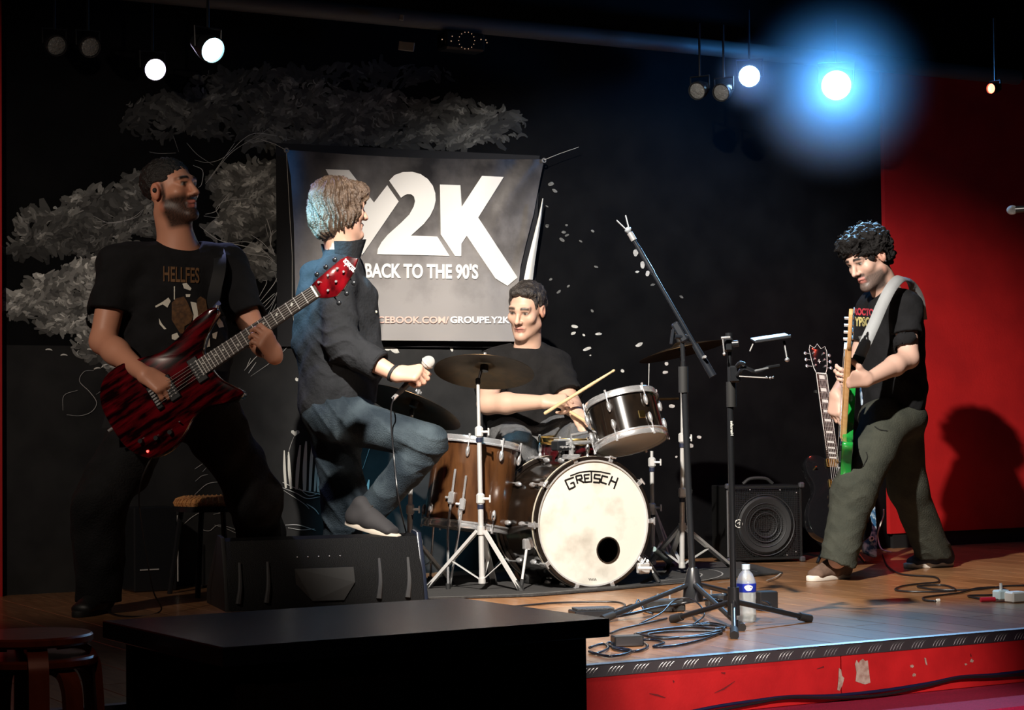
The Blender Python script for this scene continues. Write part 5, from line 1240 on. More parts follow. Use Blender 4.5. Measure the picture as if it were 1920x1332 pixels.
for k in range(6): MB().cyl(g(-.005, (k - 2.5) * .0105, .018), g(.63, (k - 2.5) * .0068, .0135), .00065, n=4).build('string', steel, ga)
for x, y in ((-.07, -.115), (-.12, -.095), (-.02, -.125)): MB().cyl(g(x, y, 0), g(x, y, .018), .010, .009, n=14).build('knob', blackm, ga)
MB().cyl(g(.02, -.11, 0), g(.028, -.115, .022), .003, n=6).build('switch', chrome, ga)
MB().cyl(g(-.183, 0, -.02), g(-.205, 0, -.02), .007, n=10).cyl(g(.315, .138, -.02), g(.328, .150, -.02), .007, n=10).build('strap_button', chrome, ga)
MB().ell(g(-.12, -.135, .003), (.005, .005, .005)).build('indicator_light', mat('red indicator', (.8, .02, .02), .3, emit=(1, .05, .04), estr=6), ga)
for k in range(3):
    for s_, yy in ((1, (.018, .020, .022)), (-1, (-.022, -.012, .001))):
        x = .63 + .03 + .038 * k + (.012 if s_ < 0 else 0); y = yy[k]; yo = (.042, .046, .050)[k] if s_ > 0 else (-.066, -.054, -.038)[k]
        MB().cyl(g(x, y, .002), g(x, y, .012), .0048, n=8).build('tuner_post', chrome, hd_)
        MB().cyl(g(x, y, -.016), g(x + .004, yo, -.012), .0028, n=6).ell(g(x + .005, yo + s_ * .006, -.012), (.010, .010, .006), Rn).build('tuner_peg', blackm, hd_)
vs, fs = text_mesh('schecter', .02)
MB().add([g(.63 + .147 - b * .022 + a * .010, .036 - a * .050 - b * .006, .0032) for a, b in vs], fs).build('headstock_lettering', mat('white logo', (.85, .82, .74), .4), hd_, 0)
cb = spline([g(-.12, -.15, -.02), g(-.20, -.20, -.03), at(262, 960, 7.7), at(285, 1100, 7.75), ground(300, 1150) + Z * .006, ground(225, 1158) + Z * .006, ground(160, 1128) + Z * .006], 8)
MB().tube(cb, .0032, 6).build('cable', cablem, ga)
sp_ = spline([g(.32, .145, -.02), PA(400, 560, -.13), PA(412, 500, -.06), PA(405, 472, .06), PA(360, 520, .24), PA(250, 640, .22), g(-.20, .01, -.02)], 6)
MB().ribbon(sp_, .05, V3(0, -1, .05)).build('strap', mat('black strap', (.006, .006, .007), .7), ga, 180)

# ---- green bass of the bassist: neck seen almost end-on
b0, b1 = at(1581, 790, 9.12), at(1589, 650, 8.86)
bx_ = (b1 - b0).normalized(); bz_ = V3(-.985, .22, 0); bz_ = (bz_ - bx_ * bz_.dot(bx_)).normalized(); by_ = bz_.cross(bx_)
span = .63 - .205; bs_ = 1.12
org = b1 - bx_ * .63 * bs_
MBs = mat4(org, bx_ * bs_, by_ * bs_, bz_ * bs_)
greenb = mat('bright green lacquer', (.012, .26, .04), .12, coat=.9)
HEADB = [(0, -.026), (.02, -.034), (.06, -.036), (.12, -.030), (.16, -.010), (.172, .012), (.150, .032), (.05, .045), (.02, .036), (0, .026)]
gb, g, R, hd_, bd_, fb = guitar('bass_guitar', 'bright green bass guitar with maple neck pointing at the viewer', MBs, STRAT, greenb, maple, maple, HEADB, maple, chrome, 21, strings=4, mirror=False)
Rn = Matrix((bx_, by_, bz_)).transposed()
for x in (.05, .14): MB().bbox2(g(x, 0, .004), (.03 * bs_, .085, .012), Rn, .003).build('pickup', blackm, gb)
MB().bbox2(g(-.02, 0, .006), (.05, .075, .012), Rn, .003).build('bridge', chrome, gb)
for k in range(4):
    MB().cyl(g(-.005, (k - 1.5) * .016, .016), g(.63, (k - 1.5) * .0105, .0135), .001, n=4).build('string', steel, gb)
    x = .63 + .03 + .034 * k
    MB().cyl(g(x, .008, .0), g(x, .008, .018), .006, n=10).build('tuner_post', chrome, hd_); MB().cyl(g(x, .008, -.018), g(x, .055, -.018), .004, n=8).bbox2(g(x, .064, -.018), (.024, .020, .006), Rn, .002).build('tuner_peg', chrome, hd_)
for x, y in ((-.07, -.11), (-.11, -.09)): MB().cyl(g(x, y, 0), g(x, y, .02), .011, n=14).build('knob', chrome, gb)
strapm = mat('grey woven strap', (.34, .35, .36), .8, bump=.3, bscale=400)
pts = [PD(1728, 600, .24), PD(1722, 560, .16), PD(1706, 533, .06), PD(1690, 522, -.13), PD(1672, 538, -.25), PD(1655, 570, -.31), PD(1640, 605, -.375), PD(1622, 645, -.415), PD(1612, 668, -.43)]
sp_ = spline(pts, 5); wv = MB(); vv = []
for k, p in enumerate(sp_):
    tq = (sp_[min(k + 1, len(sp_) - 1)] - sp_[max(k - 1, 0)]).normalized(); nq = V3(-.25, -1, .25); sd = tq.cross(nq).normalized() * .027
    nn = sd.cross(tq).normalized() * .002; vv += [p + sd + nn, p - sd + nn, p - sd - nn, p + sd - nn]
wv.add(vv, [(k * 4 + m, k * 4 + 4 + m, k * 4 + 4 + (m + 1) % 4, k * 4 + (m + 1) % 4) for k in range(len(sp_) - 1) for m in range(4)])
sto = wv.build('strap', strapm, gb, 180); sto['label'] = 'pale grey woven guitar strap'
e0, e1 = PD(1612, 668, -.433), PD(1598, 700, -.45); tq = (e1 - e0).normalized(); sd = tq.cross(V3(-.25, -1, .25)).normalized(); nq = sd.cross(tq)
en = MB().prism([(0, -.028), (.055, -.026), (.085, -.010), (.085, .010), (.055, .026), (0, .028)], -.002, .002, mat4(e0, tq, sd, tq.cross(sd))).build('strap_end', mat('black leather', (.01, .01, .01), .5), sto, 30)
ef = tq.cross(sd); ef = ef if ef.y < 0 else -ef
MB().ribbon([e0 + tq * .030 + ef * .004 + sd * .008, e0 + tq * .034 + ef * .004 - sd * .006, e0 + tq * .045 + ef * .004 - sd * .002, e0 + tq * .055 + ef * .004 - sd * .010], .0045, ef).ribbon([e0 + tq * .042 + ef * .004 - sd * .008, e0 + tq * .044 + ef * .004 + sd * .010], .004, ef).build('strap_emblem', pearl, en, 0)

# ---- black single-cut guitar on a stand, and the blue one behind
l0, l1 = at(1561, 868, 10.05), at(1539, 703, 10.25)
lx = (l1 - l0).normalized(); lz = V3(.30, -.94, .12); lz = (lz - lx * lz.dot(lx)).normalized(); ly = lz.cross(lx)
ls = (l1 - l0).length / (.63 * (1 - 1 / 2 ** (22.6 / 12)))
ML = mat4(l1 - lx * .63 * ls, lx * ls, ly * ls, lz * ls)
HEADL = [(0, -.024), (.025, -.034), (.055, -.040), (.125, -.047), (.150, -.040), (.135, -.018), (.160, .0), (.135, .018), (.150, .040), (.125, .047), (.055, .040), (.025, .034), (0, .024)]
gl, g, R, hd_, bd_, fb = guitar('electric_guitar', 'black single-cutaway electric guitar with gold hardware on a floor stand', ML, LESP, blackg, blackg, rosew, HEADL, blackg, mat('fret wire', (.32, .30, .26), .4, .8), 22, inlay='block', nw=.058)
Rn = Matrix((lx, ly, lz)).transposed()
for s_ in (-1, 1): MB().box(g(.43, s_ * .0275, .0075), (.40 * ls, .0022, .004), Rn).build('neck_binding', pearl, fb, 0)
ring = [(p[0] * 1.0, p[1]) for p in HEADL]
MB().tube([g(.634 + a, b, .004) for a, b in HEADL], .0014, 5).build('headstock_binding', pearl, hd_)
for x in (.06, .165):
    MB().bbox2(g(x, 0, .006), (.042 * ls, .075 * ls, .016), Rn, .003).build('pickup', gold, gl)
MB().bbox2(g(.0, 0, .012), (.016 * ls, .085 * ls, .016), Rn, .003).build('bridge', gold, gl); MB().bbox2(g(-.045, 0, .012), (.018 * ls, .095 * ls, .016), Rn, .005).build('tailpiece', gold, gl)
for k in range(6): MB().cyl(g(-.045, (k - 2.5) * .0105, .02), g(.63, (k - 2.5) * .0068, .0135), .0008, n=4).build('string', steel, gl)
for x, y in ((-.09, -.10), (-.15, -.09), (-.06, -.125), (-.12, -.13)): MB().cyl(g(x, y, .0), g(x, y, .016), .011, n=14).build('knob', gold, gl)
MB().cyl(g(.13, .10, 0), g(.135, .10, .022), .004, n=6).build('switch', gold, gl)
for k in range(3):
    for s_ in (-1, 1):
        x = .63 + .045 + .034 * k; MB().cyl(g(x, s_ * .026, .002), g(x, s_ * .026, .012), .005, n=8).build('tuner_post', chrome, hd_)
        MB().cyl(g(x, s_ * .03, -.008), g(x, s_ * .058, -.008), .0028, n=6).ell(g(x, s_ * .064, -.008), (.010, .009, .005), Rn).build('tuner_peg', chrome, hd_)
MB().ribbon([g(.70, -.008, .003), g(.70, .008, .003), g(.712, .0, .003), g(.690, .0, .003)], .004, lz).build('headstock_emblem', pearl, hd_, 0)
def gstand(base, label, yoke):
    t = thing('guitar_stand', label, 'stand', base)
    MB().cyl(base + Z * .12, yoke, .010, n=10).build('post', blackm, t)
    for a in (-2.2, -.9, 1.6): MB().cyl(base + Z * .2, base + V3(.20 * math.cos(a), .2 * math.sin(a), .012), .009, n=8).build('leg', blackm, t)
    MB().tube([yoke + V3(-.05, -.09, -.0), yoke + V3(-.05, -.02, 0), yoke + V3(.05, -.02, 0), yoke + V3(.05, -.09, 0)], .008, 8).build('yoke', rubber, t)
    MB().tube([base + V3(-.12, -.16, .25), base + V3(-.12, -.02, .2), base + V3(.12, -.02, .2), base + V3(.12, -.16, .25)], .009, 8).build('cradle', rubber, t)
    return t
gbse = at(1566, 1040, 10.25); gbse.z = 0
gstand(gbse, 'black folding guitar stand holding the single-cutaway guitar', at(1544, 735, 10.33))
bluem = mat('blue marbled lacquer', (.03, .10, .20), .15, col2=(.55, .70, .78), scale=30, detail=6, ramp=(.45, .6), coat=.9)
v0, v1 = at(1634, 1036, 10.15), at(1630, 930, 10.25)
vt = thing('electric_guitar', 'blue marbled electric guitar seen in part behind the cargo trousers', 'guitar', v0)
vx = (v1 - v0).normalized(); vz = V3(.2, -.97, .1); vz = (vz - vx * vz.dot(vx)).normalized(); vy = vz.cross(vx); Mv = mat4(v0, vx, vy, vz)
MB().prism([(-.02, -.03), (.0, .035), (.10, .055), (.22, .045), (.30, .03), (.30, -.03), (.16, -.035), (.06, -.035)], -.04, 0, Mv, .006).build('body', bluem, vt, 35)
MB().cyl(Mv @ V3(.07, .0, 0), Mv @ V3(.07, .0, .012), .013, n=18).build('jack_plate', mat('cream ring', (.75, .68, .55), .4), vt); MB().cyl(Mv @ V3(.07, .0, .012), Mv @ V3(.07, .0, .018), .006, n=12).build('jack_socket', blackm, vt)
MB().prism([(.28, -.025), (.80, -.021), (.80, .021), (.28, .025)], -.02, .004, Mv, .004).build('neck', rosew, vt, 35)
MB().prism([(.80, -.024), (.95, -.045), (.98, .0), (.95, .03), (.80, .024)], -.014, .002, Mv, .003).build('headstock', bluem, vt, 35)

# ---- microphone in the singer's hand and the drumsticks
m0, m1 = PB(746, 739, -.25), PB(803, 680, -.29); md = (m1 - m0).normalized()
mi = thing('microphone', 'handheld microphone with pale ball grille held by the singer', 'microphone', m0)
MB().lathe([(.0, 0), (.010, 0), (.011, .01), (.0125, .03), (.0175, (m1 - m0).length - .03), (.020, (m1 - m0).length - .018), (0, (m1 - m0).length - .016)], m0, md, 24).build('handle', mat('grey microphone body', (.05, .05, .052), .4), mi)
MB().ell(m1, (.0275, .0275, .029), frame(md), 24, 14).build('grille', mat('pale mesh grille', (.70, .69, .65), .42, .2, bump=.8, bscale=700), mi)
MB().lathe([(.0282, -.004), (.0292, -.003), (.0292, .003), (.0282, .004)], m1 - md * .004, md, 28, closed=True).build('grille_ring', steel, mi)
MB().cyl(m0, m0 - md * .03, .0095, n=14).build('plug', chrome, mi)
cb = spline([m0 - md * .03, PB(738, 748, -.34), PB(733, 775, -.34), PB(738, 850, -.34), PB(752, 960, -.36), ground(790, 1100) + Z * .006], 7)
MB().tube(cb, .0032, 6).build('cable', cablem, mi)
wood = mat('hickory stick', (.60, .42, .22), .45, col2=(.66, .48, .27), scale=20)
for p0, p1, lab in ((PC(1040, 764, -.40), PC(1156, 692, -.44), 'wooden drumstick raised above the drummer right hand'), (PC(1084, 782, -.40), PC(1124, 806, -.50), 'wooden drumstick low in the drummer left hand behind rack tom')):
    t = thing('drumstick', lab, 'drumstick', p0, 'drumsticks in the drummer hands'); d = (p1 - p0).normalized(); L = (p1 - p0).length; B0 = p0 - d * .06
    MB().lathe([(0, 0), (.0065, .003), (.0080, .01), (.0080, L * .75), (.0050, L + .035)], B0, d, 12).build('shaft', wood, t); MB().ell(B0 + d * (L + .042), (.0065, .0065, .010), frame(d)).build('tip', wood, t)
# ================================================================== microphone stands
def tripod(base, feet, hub_z, t, r=.011):
    for f in feet:
        f = Vector(f); J = Vector((base[0], base[1], hub_z)); d = (f - J).normalized()
        MB().cyl(J, f - d * .05, r * .8, n=10).build('leg', blackm, t); MB().cyl(f - d * .055, f, r + .002, r + .004, n=10).build('rubber_foot', rubber, t)
    MB().cyl(Vector((base[0], base[1], hub_z - .05)), Vector((base[0], base[1], hub_z + .05)), r + .010, r + .008, n=14).build('hub', blackm, t)
sb = at(1376, 1170, 7.06); sb.z = 0
ms1 = thing('microphone_stand', 'straight black tripod microphone stand beside the water bottle', 'stand', sb)
top = at(1367, 636, 7.06)
tripod(sb, [ground(1377, 1199) + Z * .012, ground(1519, 1167) + Z * .012, V3(sb.x - .20, sb.y + .25, .012)], .10, ms1, .0125)
MB().cyl(sb + Z * .06, sb + (top - sb) * .84, .0115, n=14).build('lower_tube', blackm, ms1); MB().cyl(sb + (top - sb) * .8, top, .0085, n=12).build('upper_tube', blackm, ms1)
q = at(1371, 740, 7.06); MB().cyl(q - Z * .045, q + Z * .045, .0175, n=14).build('height_clutch', rubber, ms1)
vs, fs = text_mesh('Hercules', .02); q0 = at(1372, 817, 7.045)
MB().add([q0 + V3(-.004 + b * .010, -.0, -.0) + Z * (a * .052) for a, b in vs], fs).build('brand_lettering', pearl, ms1, 0)
q = at(1366, 652, 7.05); MB().bbox2(q + Z * .01, (.032, .034, .05), None, .008).cyl(q + V3(.012, -.01, .012), q + V3(.034, -.014, .014), .012, n=12).build('top_clamp', blackm, ms1)
MB().cyl(top, top + Z * .022, .0125, n=12).build('top_cap', blackm, ms1)
MB().cyl(at(1352, 634, 7.02), at(1369, 633, 7.02), .0045, n=8).cyl(at(1355, 634, 7.02), at(1358, 663, 7.02), .0028, n=8).ell(at(1358, 664, 7.02), (.006, .006, .006)).build('t_handle', chrome, ms1)
# phone / tablet holder arms clamped on the straight stand
th_ = thing('tablet_holder', 'thin black tablet holder on arm clamped to the straight stand', 'holder', at(1378, 700, 7.02))
MB().bbox2(at(1378, 702, 7.04), (.036, .036, .06), None, .006).build('clamp', blackm, th_)
MB().tube(spline([at(1382, 705, 7.02), at(1395, 690, 7.0), at(1420, 698, 7.0), at(1440, 690, 7.0), at(1462, 686, 7.0)], 5), .007, 8).build('arm', blackm, th_)
MB().cyl(at(1386, 706, 7.0), at(1440, 709, 6.98), .0022, n=6).build('rod', steel, th_)
for x, y in ((1437, 708), (1444, 709), (1449, 708)): MB().ell(at(x, y, 6.98), (.0045, .0045, .0045)).build('screw', chrome, th_)
a0, a1 = at(1416, 642, 7.0), at(1483, 632, 7.05); d = (a1 - a0).normalized(); yv = V3(0, 1, .12).normalized(); 
MB().bbox2((a0 + a1) / 2 + yv * .07, ((a1 - a0).length, .15, .008), Matrix((d, yv, d.cross(yv))).transposed(), .002).build('tray', blackm, th_); MB().bbox2((a0 + a1) / 2 - yv * .005 + Z * .003, ((a1 - a0).length, .01, .012), Matrix((d, yv, d.cross(yv))).transposed(), .003).build('tray_lip', mat('dark steel lip', (.25, .27, .30), .3, .8), th_)
MB().cyl(at(1412, 645, 7.0), at(1406, 659, 7.0), .0022, n=6).build('hook', steel, th_); MB().ell(at(1476, 675, 7.02), (.009, .009, .008)).build('ball_joint', chrome, th_); MB().cyl(at(1476, 675, 7.03), at(1470, 640, 7.06), .005, n=8).build('neck', blackm, th_)
MB().tube(spline([at(1382, 687, 7.01), at(1388, 681, 6.99), at(1396, 684, 6.99)], 4), [.008] * 9, 8).build('wing_bolt', blackm, th_)
MB().bbox2(at(1428, 693, 6.98), (.05, .012, .007), Matrix.Rotation(-.2, 3, 'Y'), .002).build('grip', mat('grey grip', (.22, .23, .24), .5), th_)

bb = at(1300, 1150, 7.62); bb.z = 0
ms2 = thing('microphone_stand', 'black boom microphone stand with long raised arm and empty clip', 'stand', bb)
tripod(bb, [ground(1130, 1168) + Z * .012, ground(1391, 1184) + Z * .012, ground(1415, 1128) + Z * .012], .12, ms2, .0125)
MB().lathe([(0, .0), (.040, .0), (.038, .05), (.022, .12), (.016, .13), (0, .13)], bb + Z * .05, Z, 18).build('base_cone', blackm, ms2)
pv = at(1279, 632, 7.58)
MB().cyl(bb + Z * .1, bb + (pv - bb) * .84, .0125, n=14).build('lower_tube', blackm, ms2); MB().cyl(bb + (pv - bb) * .8, pv, .0085, n=12).build('upper_tube', blackm, ms2)
q = at(1281, 712, 7.59); MB().cyl(q - Z * .05, q + Z * .05, .0185, n=14).build('height_clutch', rubber, ms2)
bt, bbm = at(1186, 446, 7.62), at(1337, 706, 7.56); bd_ = (bt - bbm).normalized()
boomm = mat('blue black enamel', (.010, .012, .016), .28, spec=.7)
MB().cyl(bbm + bd_ * .10, bt, .0075, n=12).build('boom', boomm, ms2); MB().cyl(bbm, bbm + bd_ * .14, .015, .0125, n=14).build('counterweight', boomm, ms2)
MB().cyl(bt - bd_ * .16, bt - bd_ * .04, .0095, n=12).build('boom_sleeve', boomm, ms2); MB().cyl(bt - bd_ * .012, bt + bd_ * .022, .012, n=12).build('boom_tip', chrome, ms2)
Fp = frame(bd_, V3(0, -1, 0)); MB().bbox2(pv + bd_ * .02, (.034, .03, .085), Fp, .006).build('pivot_block', boomm, ms2)
MB().cyl(pv - V3(.03, .02, .0), pv + V3(.02, 0, .0), .009, n=10).bbox2(pv - V3(.040, .02, .0), (.012, .022, .060), Matrix.Rotation(.15, 3, 'Y'), .004).build('pivot_knob', boomm, ms2)
cs = bt + bd_ * .035; ck = MB()
for s_ in (-1, 1): ck.bbox2(cs + bd_ * .030 + Fp.col[1] * s_ * .013, (.022, .0045, .05), frame(bd_ + Fp.col[1] * s_ * .28, V3(0, -1, 0)), .0015)
ck.ell(cs, (.014, .014, .012), Fp).build('microphone_clip', mat('grey clip', (.22, .24, .26), .35), ms2)
MB().cyl(at(1318, 672, 7.56), at(1322, 669, 7.53), .006, n=8).build('lock_screw', chrome, ms2)

# ================================================================== wedge monitor, table, stools, chair
mp = [ground(428, 1148), ground(797, 1133)]
mx = (mp[1] - mp[0]).normalized(); my = Z.cross(mx); Lm = (mp[1] - mp[0]).length
mon = thing('stage_monitor', 'black wedge stage monitor lying behind the low table', 'loudspeaker', (mp[0] + mp[1]) / 2 + my * .2)
Mm = mat4(mp[0], my, Z, mx)       # profile drawn in (depth, height), extruded along the width
prof = [(.0, .0), (.02, .12), (.10, .275), (.17, .285), (.42, .06), (.42, .0)]
monm = mat('monitor black', (.0038, .0038, .0042), .6, spec=.2, bump=.25, bscale=250)
MB().prism(prof, 0, Lm, Mm, .008).build('cabinet', monm, mon, 30)
MB().prism([(p[0], p[1]) for p in [(.0, .0), (.03, .13), (.10, .29), (.18, .298), (.44, .065), (.44, .0)]], -.012, .006, Mm, .003).build('end_cap', rubber, mon, 30)
MB().prism([(.0, .0), (.03, .13), (.10, .29), (.18, .298), (.44, .065), (.44, .0)], Lm - .006, Lm + .014, Mm, .003).build('end_cap', mat('blue sheen plastic', (.012, .016, .03), .25), mon, 30)
def mq(x, h, off=.0):     # point on the rear panel: x along width (0..1), h height
    dpt = (.02 * h / .12) if h < .12 else .02 + .08 * (h - .12) / .155
    return mp[0] + mx * (x * Lm) + my * (dpt - off) + Z * h
gr_m = mat('charcoal grip', (.05, .05, .052), .5)
for x in (.05, .19, .76, .91):
    pts = spline([mq(x, .03, .006), mq(x + .012, .10, .008), mq(x + .018, .19, .008)], 4); MB().tube(pts, [.012 - .006 * k / (len(pts) - 1) for k in range(len(pts))], 8).build('rib', gr_m, mon)
oc = [mq(.34, .16, .004), mq(.64, .16, .004), mq(.64, .10, .004), mq(.58, .03, .004), mq(.42, .03, .004), mq(.34, .10, .004)]
MB().add(oc + [p - my * .006 for p in oc], [tuple(range(6)), tuple(range(6, 12))[::-1]] + [(i, (i + 1) % 6, 6 + (i + 1) % 6, 6 + i) for i in range(6)]).build('connector_panel', mat('grey panel', (.022, .021, .020), .6), mon, 30)
for k in range(5): MB().ell(mq(.36 + .055 * k, .205, .004), (.0035, .0035, .0035)).build('panel_screw', chrome, mon)
MB().cyl(mp[1] + mx * .012 + my * .22 + Z * .235, mp[1] + mx * .05 + my * .22 + Z * .235, .02, n=14).build('side_knob', rubber, mon)

TZ = .24
tcn = [ground(*p, z=TZ) for p in ((230, 1162), (870, 1120), (1131, 1161), (375, 1218))]
tu = ((tcn[2] - tcn[3]) + (tcn[1] - tcn[0])).normalized(); tu.z = 0; tv = Z.cross(tu); tc_ = sum(tcn, Vector()) / 4
tl, tw = ((tcn[2] - tcn[3]).length + (tcn[1] - tcn[0]).length) / 2, ((tcn[0] - tcn[3]).length + (tcn[1] - tcn[2]).length) / 2
under = mat('table underside', (.003, .003, .003), .8)
tabm = mat('black blue table laminate', (.010, .015, .028), .24, spec=.7, bump=.05, bscale=200)
Rt = Matrix((tu, tv, Z)).transposed()
tb = thing('low_table', 'low black table with thick top in front of the stage', 'table', V3(tc_.x, tc_.y, -.37))
MB().bbox2(tc_ - Z * .0235, (tl, tw, .047), Rt, .003).build('table_top', tabm, tb, 30)
for sx in (-1, 1):
    for sy in (-1, 1):
        p = tc_ + tu * sx * (tl / 2 - .075) + tv * sy * (tw / 2 - .06)
        MB().bbox2(V3(p.x, p.y, (TZ - .047 - .37) / 2), (.05, .05, TZ - .047 + .37), Rt, .003).build('leg', under, tb, 30)
for sx in (-1, 1):
    p = tc_ + tu * sx * (tl / 2 - .075); MB().bbox2(V3(p.x, p.y, -.0885), (.02, tw - .1, .563), Rt, .003).build('end_panel', under, tb, 30)
p = tc_ - tv * (tw / 2 - .05); MB().bbox2(V3(p.x, p.y, -.09), (tl - .12, .02, .56), Rt, .003).build('front_panel', under, tb, 30)

birch = mat('reddish varnished wood', (.30, .085, .035), .35, col2=(.20, .055, .022), scale=8, stretch=(1, 6, 1), coat=.3)
def stool(c, zt, rot, lab):
    t = thing('stacking_stool', lab, 'stool', V3(c.x, c.y, -.37), 'stack of wooden stools')
    MB().lathe([(0, -.024), (.145, -.024), (.151, -.018), (.151, -.005), (.146, 0), (0, 0)], V3(c.x, c.y, zt), Z, 48).build('seat', birch, t, 40)
    for k in range(4):
        a = rot + PI / 2 * k; d = V3(math.cos(a), math.sin(a), 0); sdv = V3(-d.y, d.x, 0)
        pts = spline([V3(c.x, c.y, zt - .032) + d * .06, V3(c.x, c.y, zt - .032) + d * .115, V3(c.x, c.y, zt - .06) + d * .150, V3(c.x, c.y, zt - .15) + d * .165, V3(c.x, c.y, -.37) + d * .185], 5); vv = []
        for i, p in enumerate(pts):
            tq = (pts[min(i + 1, len(pts) - 1)] - pts[max(i - 1, 0)]).normalized(); nn = tq.cross(sdv).normalized() * .009; s2 = sdv * .024
            vv += [p + s2 + nn, p - s2 + nn, p - s2 - nn, p + s2 - nn]
        MB().add(vv, [(i * 4 + m, i * 4 + 4 + m, i * 4 + 4 + (m + 1) % 4, i * 4 + (m + 1) % 4) for i in range(len(pts) - 1) for m in range(4)] + [(3, 2, 1, 0), tuple(len(vv) - 4 + m for m in range(4))]).build('leg', birch, t, 50)
sc_ = at(58, 1188, 4.9); sz = sc_.z
stool(sc_, sz, .35, 'round varnished wooden stool on top of the stack at bottom left')
stool(sc_ + V3(.01, .01, 0), sz - .055, .80, 'wooden stool nested under the top one at bottom left')

# round-seated chair behind the guitarist
cc = at(398, 936, 8.75)
ch = thing('cane_stool', 'black framed stool with round woven cane seat behind the guitarist', 'stool', V3(cc.x, cc.y, 0))
cane = mat('woven cane', (.62, .30, .10), .6, col2=(.40, .17, .06), scale=40, bump=.6, bscale=150)
MB().lathe([(0, .008), (.11, .012), (.150, .004), (.165, -.012), (.160, -.028), (0, -.03)], cc, Z, 40).build('seat', cane, ch, 60)
for k in range(40):
    a = 2 * PI * k / 40; d = V3(math.cos(a), math.sin(a), 0)
    MB().tube([cc + d * .125 + Z * .012, cc + d * .158 + Z * .002, cc + d * .168 - Z * .014, cc + d * .162 - Z * .028], .0042, 5).build('cane_binding', cane, ch)
MB().lathe([(.150, -.028), (.172, -.028), (.172, -.052), (.150, -.052)], cc, Z, 40, closed=True).build('seat_ring', blackm, ch)
for k in range(4):
    a = PI / 2 * k - 1.75; d = V3(math.cos(a), math.sin(a), 0); MB().tube(spline([cc + d * .14 - Z * .04, cc + d * .155 - Z * .12, V3(cc.x, cc.y, .0) + d * .20], 4), .012, 8).build('leg', blackm, ch)
# floor case and small boxes against the wall on the left
cs_ = ground(292, 1110); case = thing('equipment_case', 'tall dark equipment case with pale edging at the left wall', 'case', cs_)
cm = cs_ + Z * .19 + W * .08
MB().bbox2(cm, (.20, .16, .38), R30, .006).build('shell', blackm, case); MB().bbox2(cs_ + U * .105 + Z * .19 + W * .0, (.006, .006, .30), R30, .002).build('edge_strip', steel, case); MB().bbox2(cs_ + Z * .10 - W * .004 - U * .03, (.09, .004, .006), R30, .001).build('edge_strip', steel, case)

# ================================================================== amplifier
af = ground(1436, 1056); ar = math.radians(14); ax_ = V3(math.cos(ar), math.sin(ar), 0); ay = Z.cross(ax_); Ra = Matrix((ax_, ay, Z)).transposed(); aw, ah, ad_ = .415, .385, .24
amp = thing('guitar_amplifier', 'black combo amplifier with round speaker behind mesh grille', 'amplifier', af + ay * ad_ / 2)
def aq(x, z, o=0.0): return af + ax_ * x * aw + Z * (.015 + z * ah) - ay * o
tolex = mat('black vinyl covering', (.005, .005, .005), .6, spec=.25, bump=.5, bscale=500)
for c_, s_ in ((aq(0, .02) + ay * ad_ / 2, (aw, ad_, .016)), (aq(0, .98) + ay * ad_ / 2, (aw, ad_, .016)), (aq(-.48, .5) + ay * ad_ / 2, (.016, ad_, ah)), (aq(.48, .5) + ay * ad_ / 2, (.016, ad_, ah)), (aq(0, .5) + ay * (ad_ - .008), (aw, .016, ah))):
    MB().bbox2(c_, s_, Ra, .004).build('cabinet_panel', tolex, amp, 30)
MB().box(aq(0, .5) + ay * .03, (aw - .02, .006, ah - .02), Ra).build('baffle', mat('baffle', (.006, .006, .006), .8), amp, 0)
spk = MB().lathe([(.0, .02), (.035, .022), (.04, .010), (.12, .036), (.140, .040), (.150, .030), (.150, .0)], aq(0, .47) + ay * .03, -ay, 40).build('speaker_cone', mat('speaker cone', (.014, .014, .015), .6), amp)
for r_ in (.06, .085, .11, .135, .155): MB().lathe([(r_, .040), (r_ + .004, .044), (r_ + .006, .040)], aq(0, .47) + ay * .034, -ay, 48, closed=True).build('cone_ring', mat('cone ring', (.028, .028, .03), .5), spk)
gm = MB()
for k in range(41): gm.cyl(aq(-.46 + .92 * k / 40, .04, .0), aq(-.46 + .92 * k / 40, .96, .0), .0011, n=4, caps=False)
for k in range(37): gm.cyl(aq(-.46, .04 + .92 * k / 36, .0), aq(.46, .04 + .92 * k / 36, .0), .0011, n=4, caps=False)
stuff(gm.build('grille_mesh', mat('grille wire', (.009, .009, .009), .5), amp, 0))
for x in (-.49, .49):
    for z in (.0, 1.0): MB().bbox2(aq(x, z), (.03, .03, .03), Ra, .008).build('corner_guard', mat('corner steel', (.10, .10, .11), .4, .6), amp)
MB().bbox2(aq(-.5, .5, .002), (.008, .008, ah * .9), Ra, .002).build('edge_trim', mat('edge trim', (.12, .12, .125), .4), amp)
MB().lathe([(.018, 0), (.022, 0), (.022, .004), (.018, .004)], aq(-.36, .50, .004), -ay, 24, closed=True).build('badge_ring', pearl, amp); MB().ribbon([aq(-.38, .50, .008), aq(-.345, .52, .008), aq(-.35, .48, .008)], .004, -ay).build('badge_emblem', pearl, amp, 0)
for x, z in ((-.2, .95), (.2, .94), (.42, .9), (-.42, .9), (.28, .06), (.4, .1)): MB().ell(aq(x, z, .004), (.0035, .0035, .0035)).build('grille_screw', chrome, amp)
MB().tube(spline([aq(-.2, 1.02) + ay * .1, aq(-.1, 1.09) + ay * .1, aq(.1, 1.09) + ay * .1, aq(.2, 1.02) + ay * .1], 4), .009, 8).build('handle', rubber, amp)

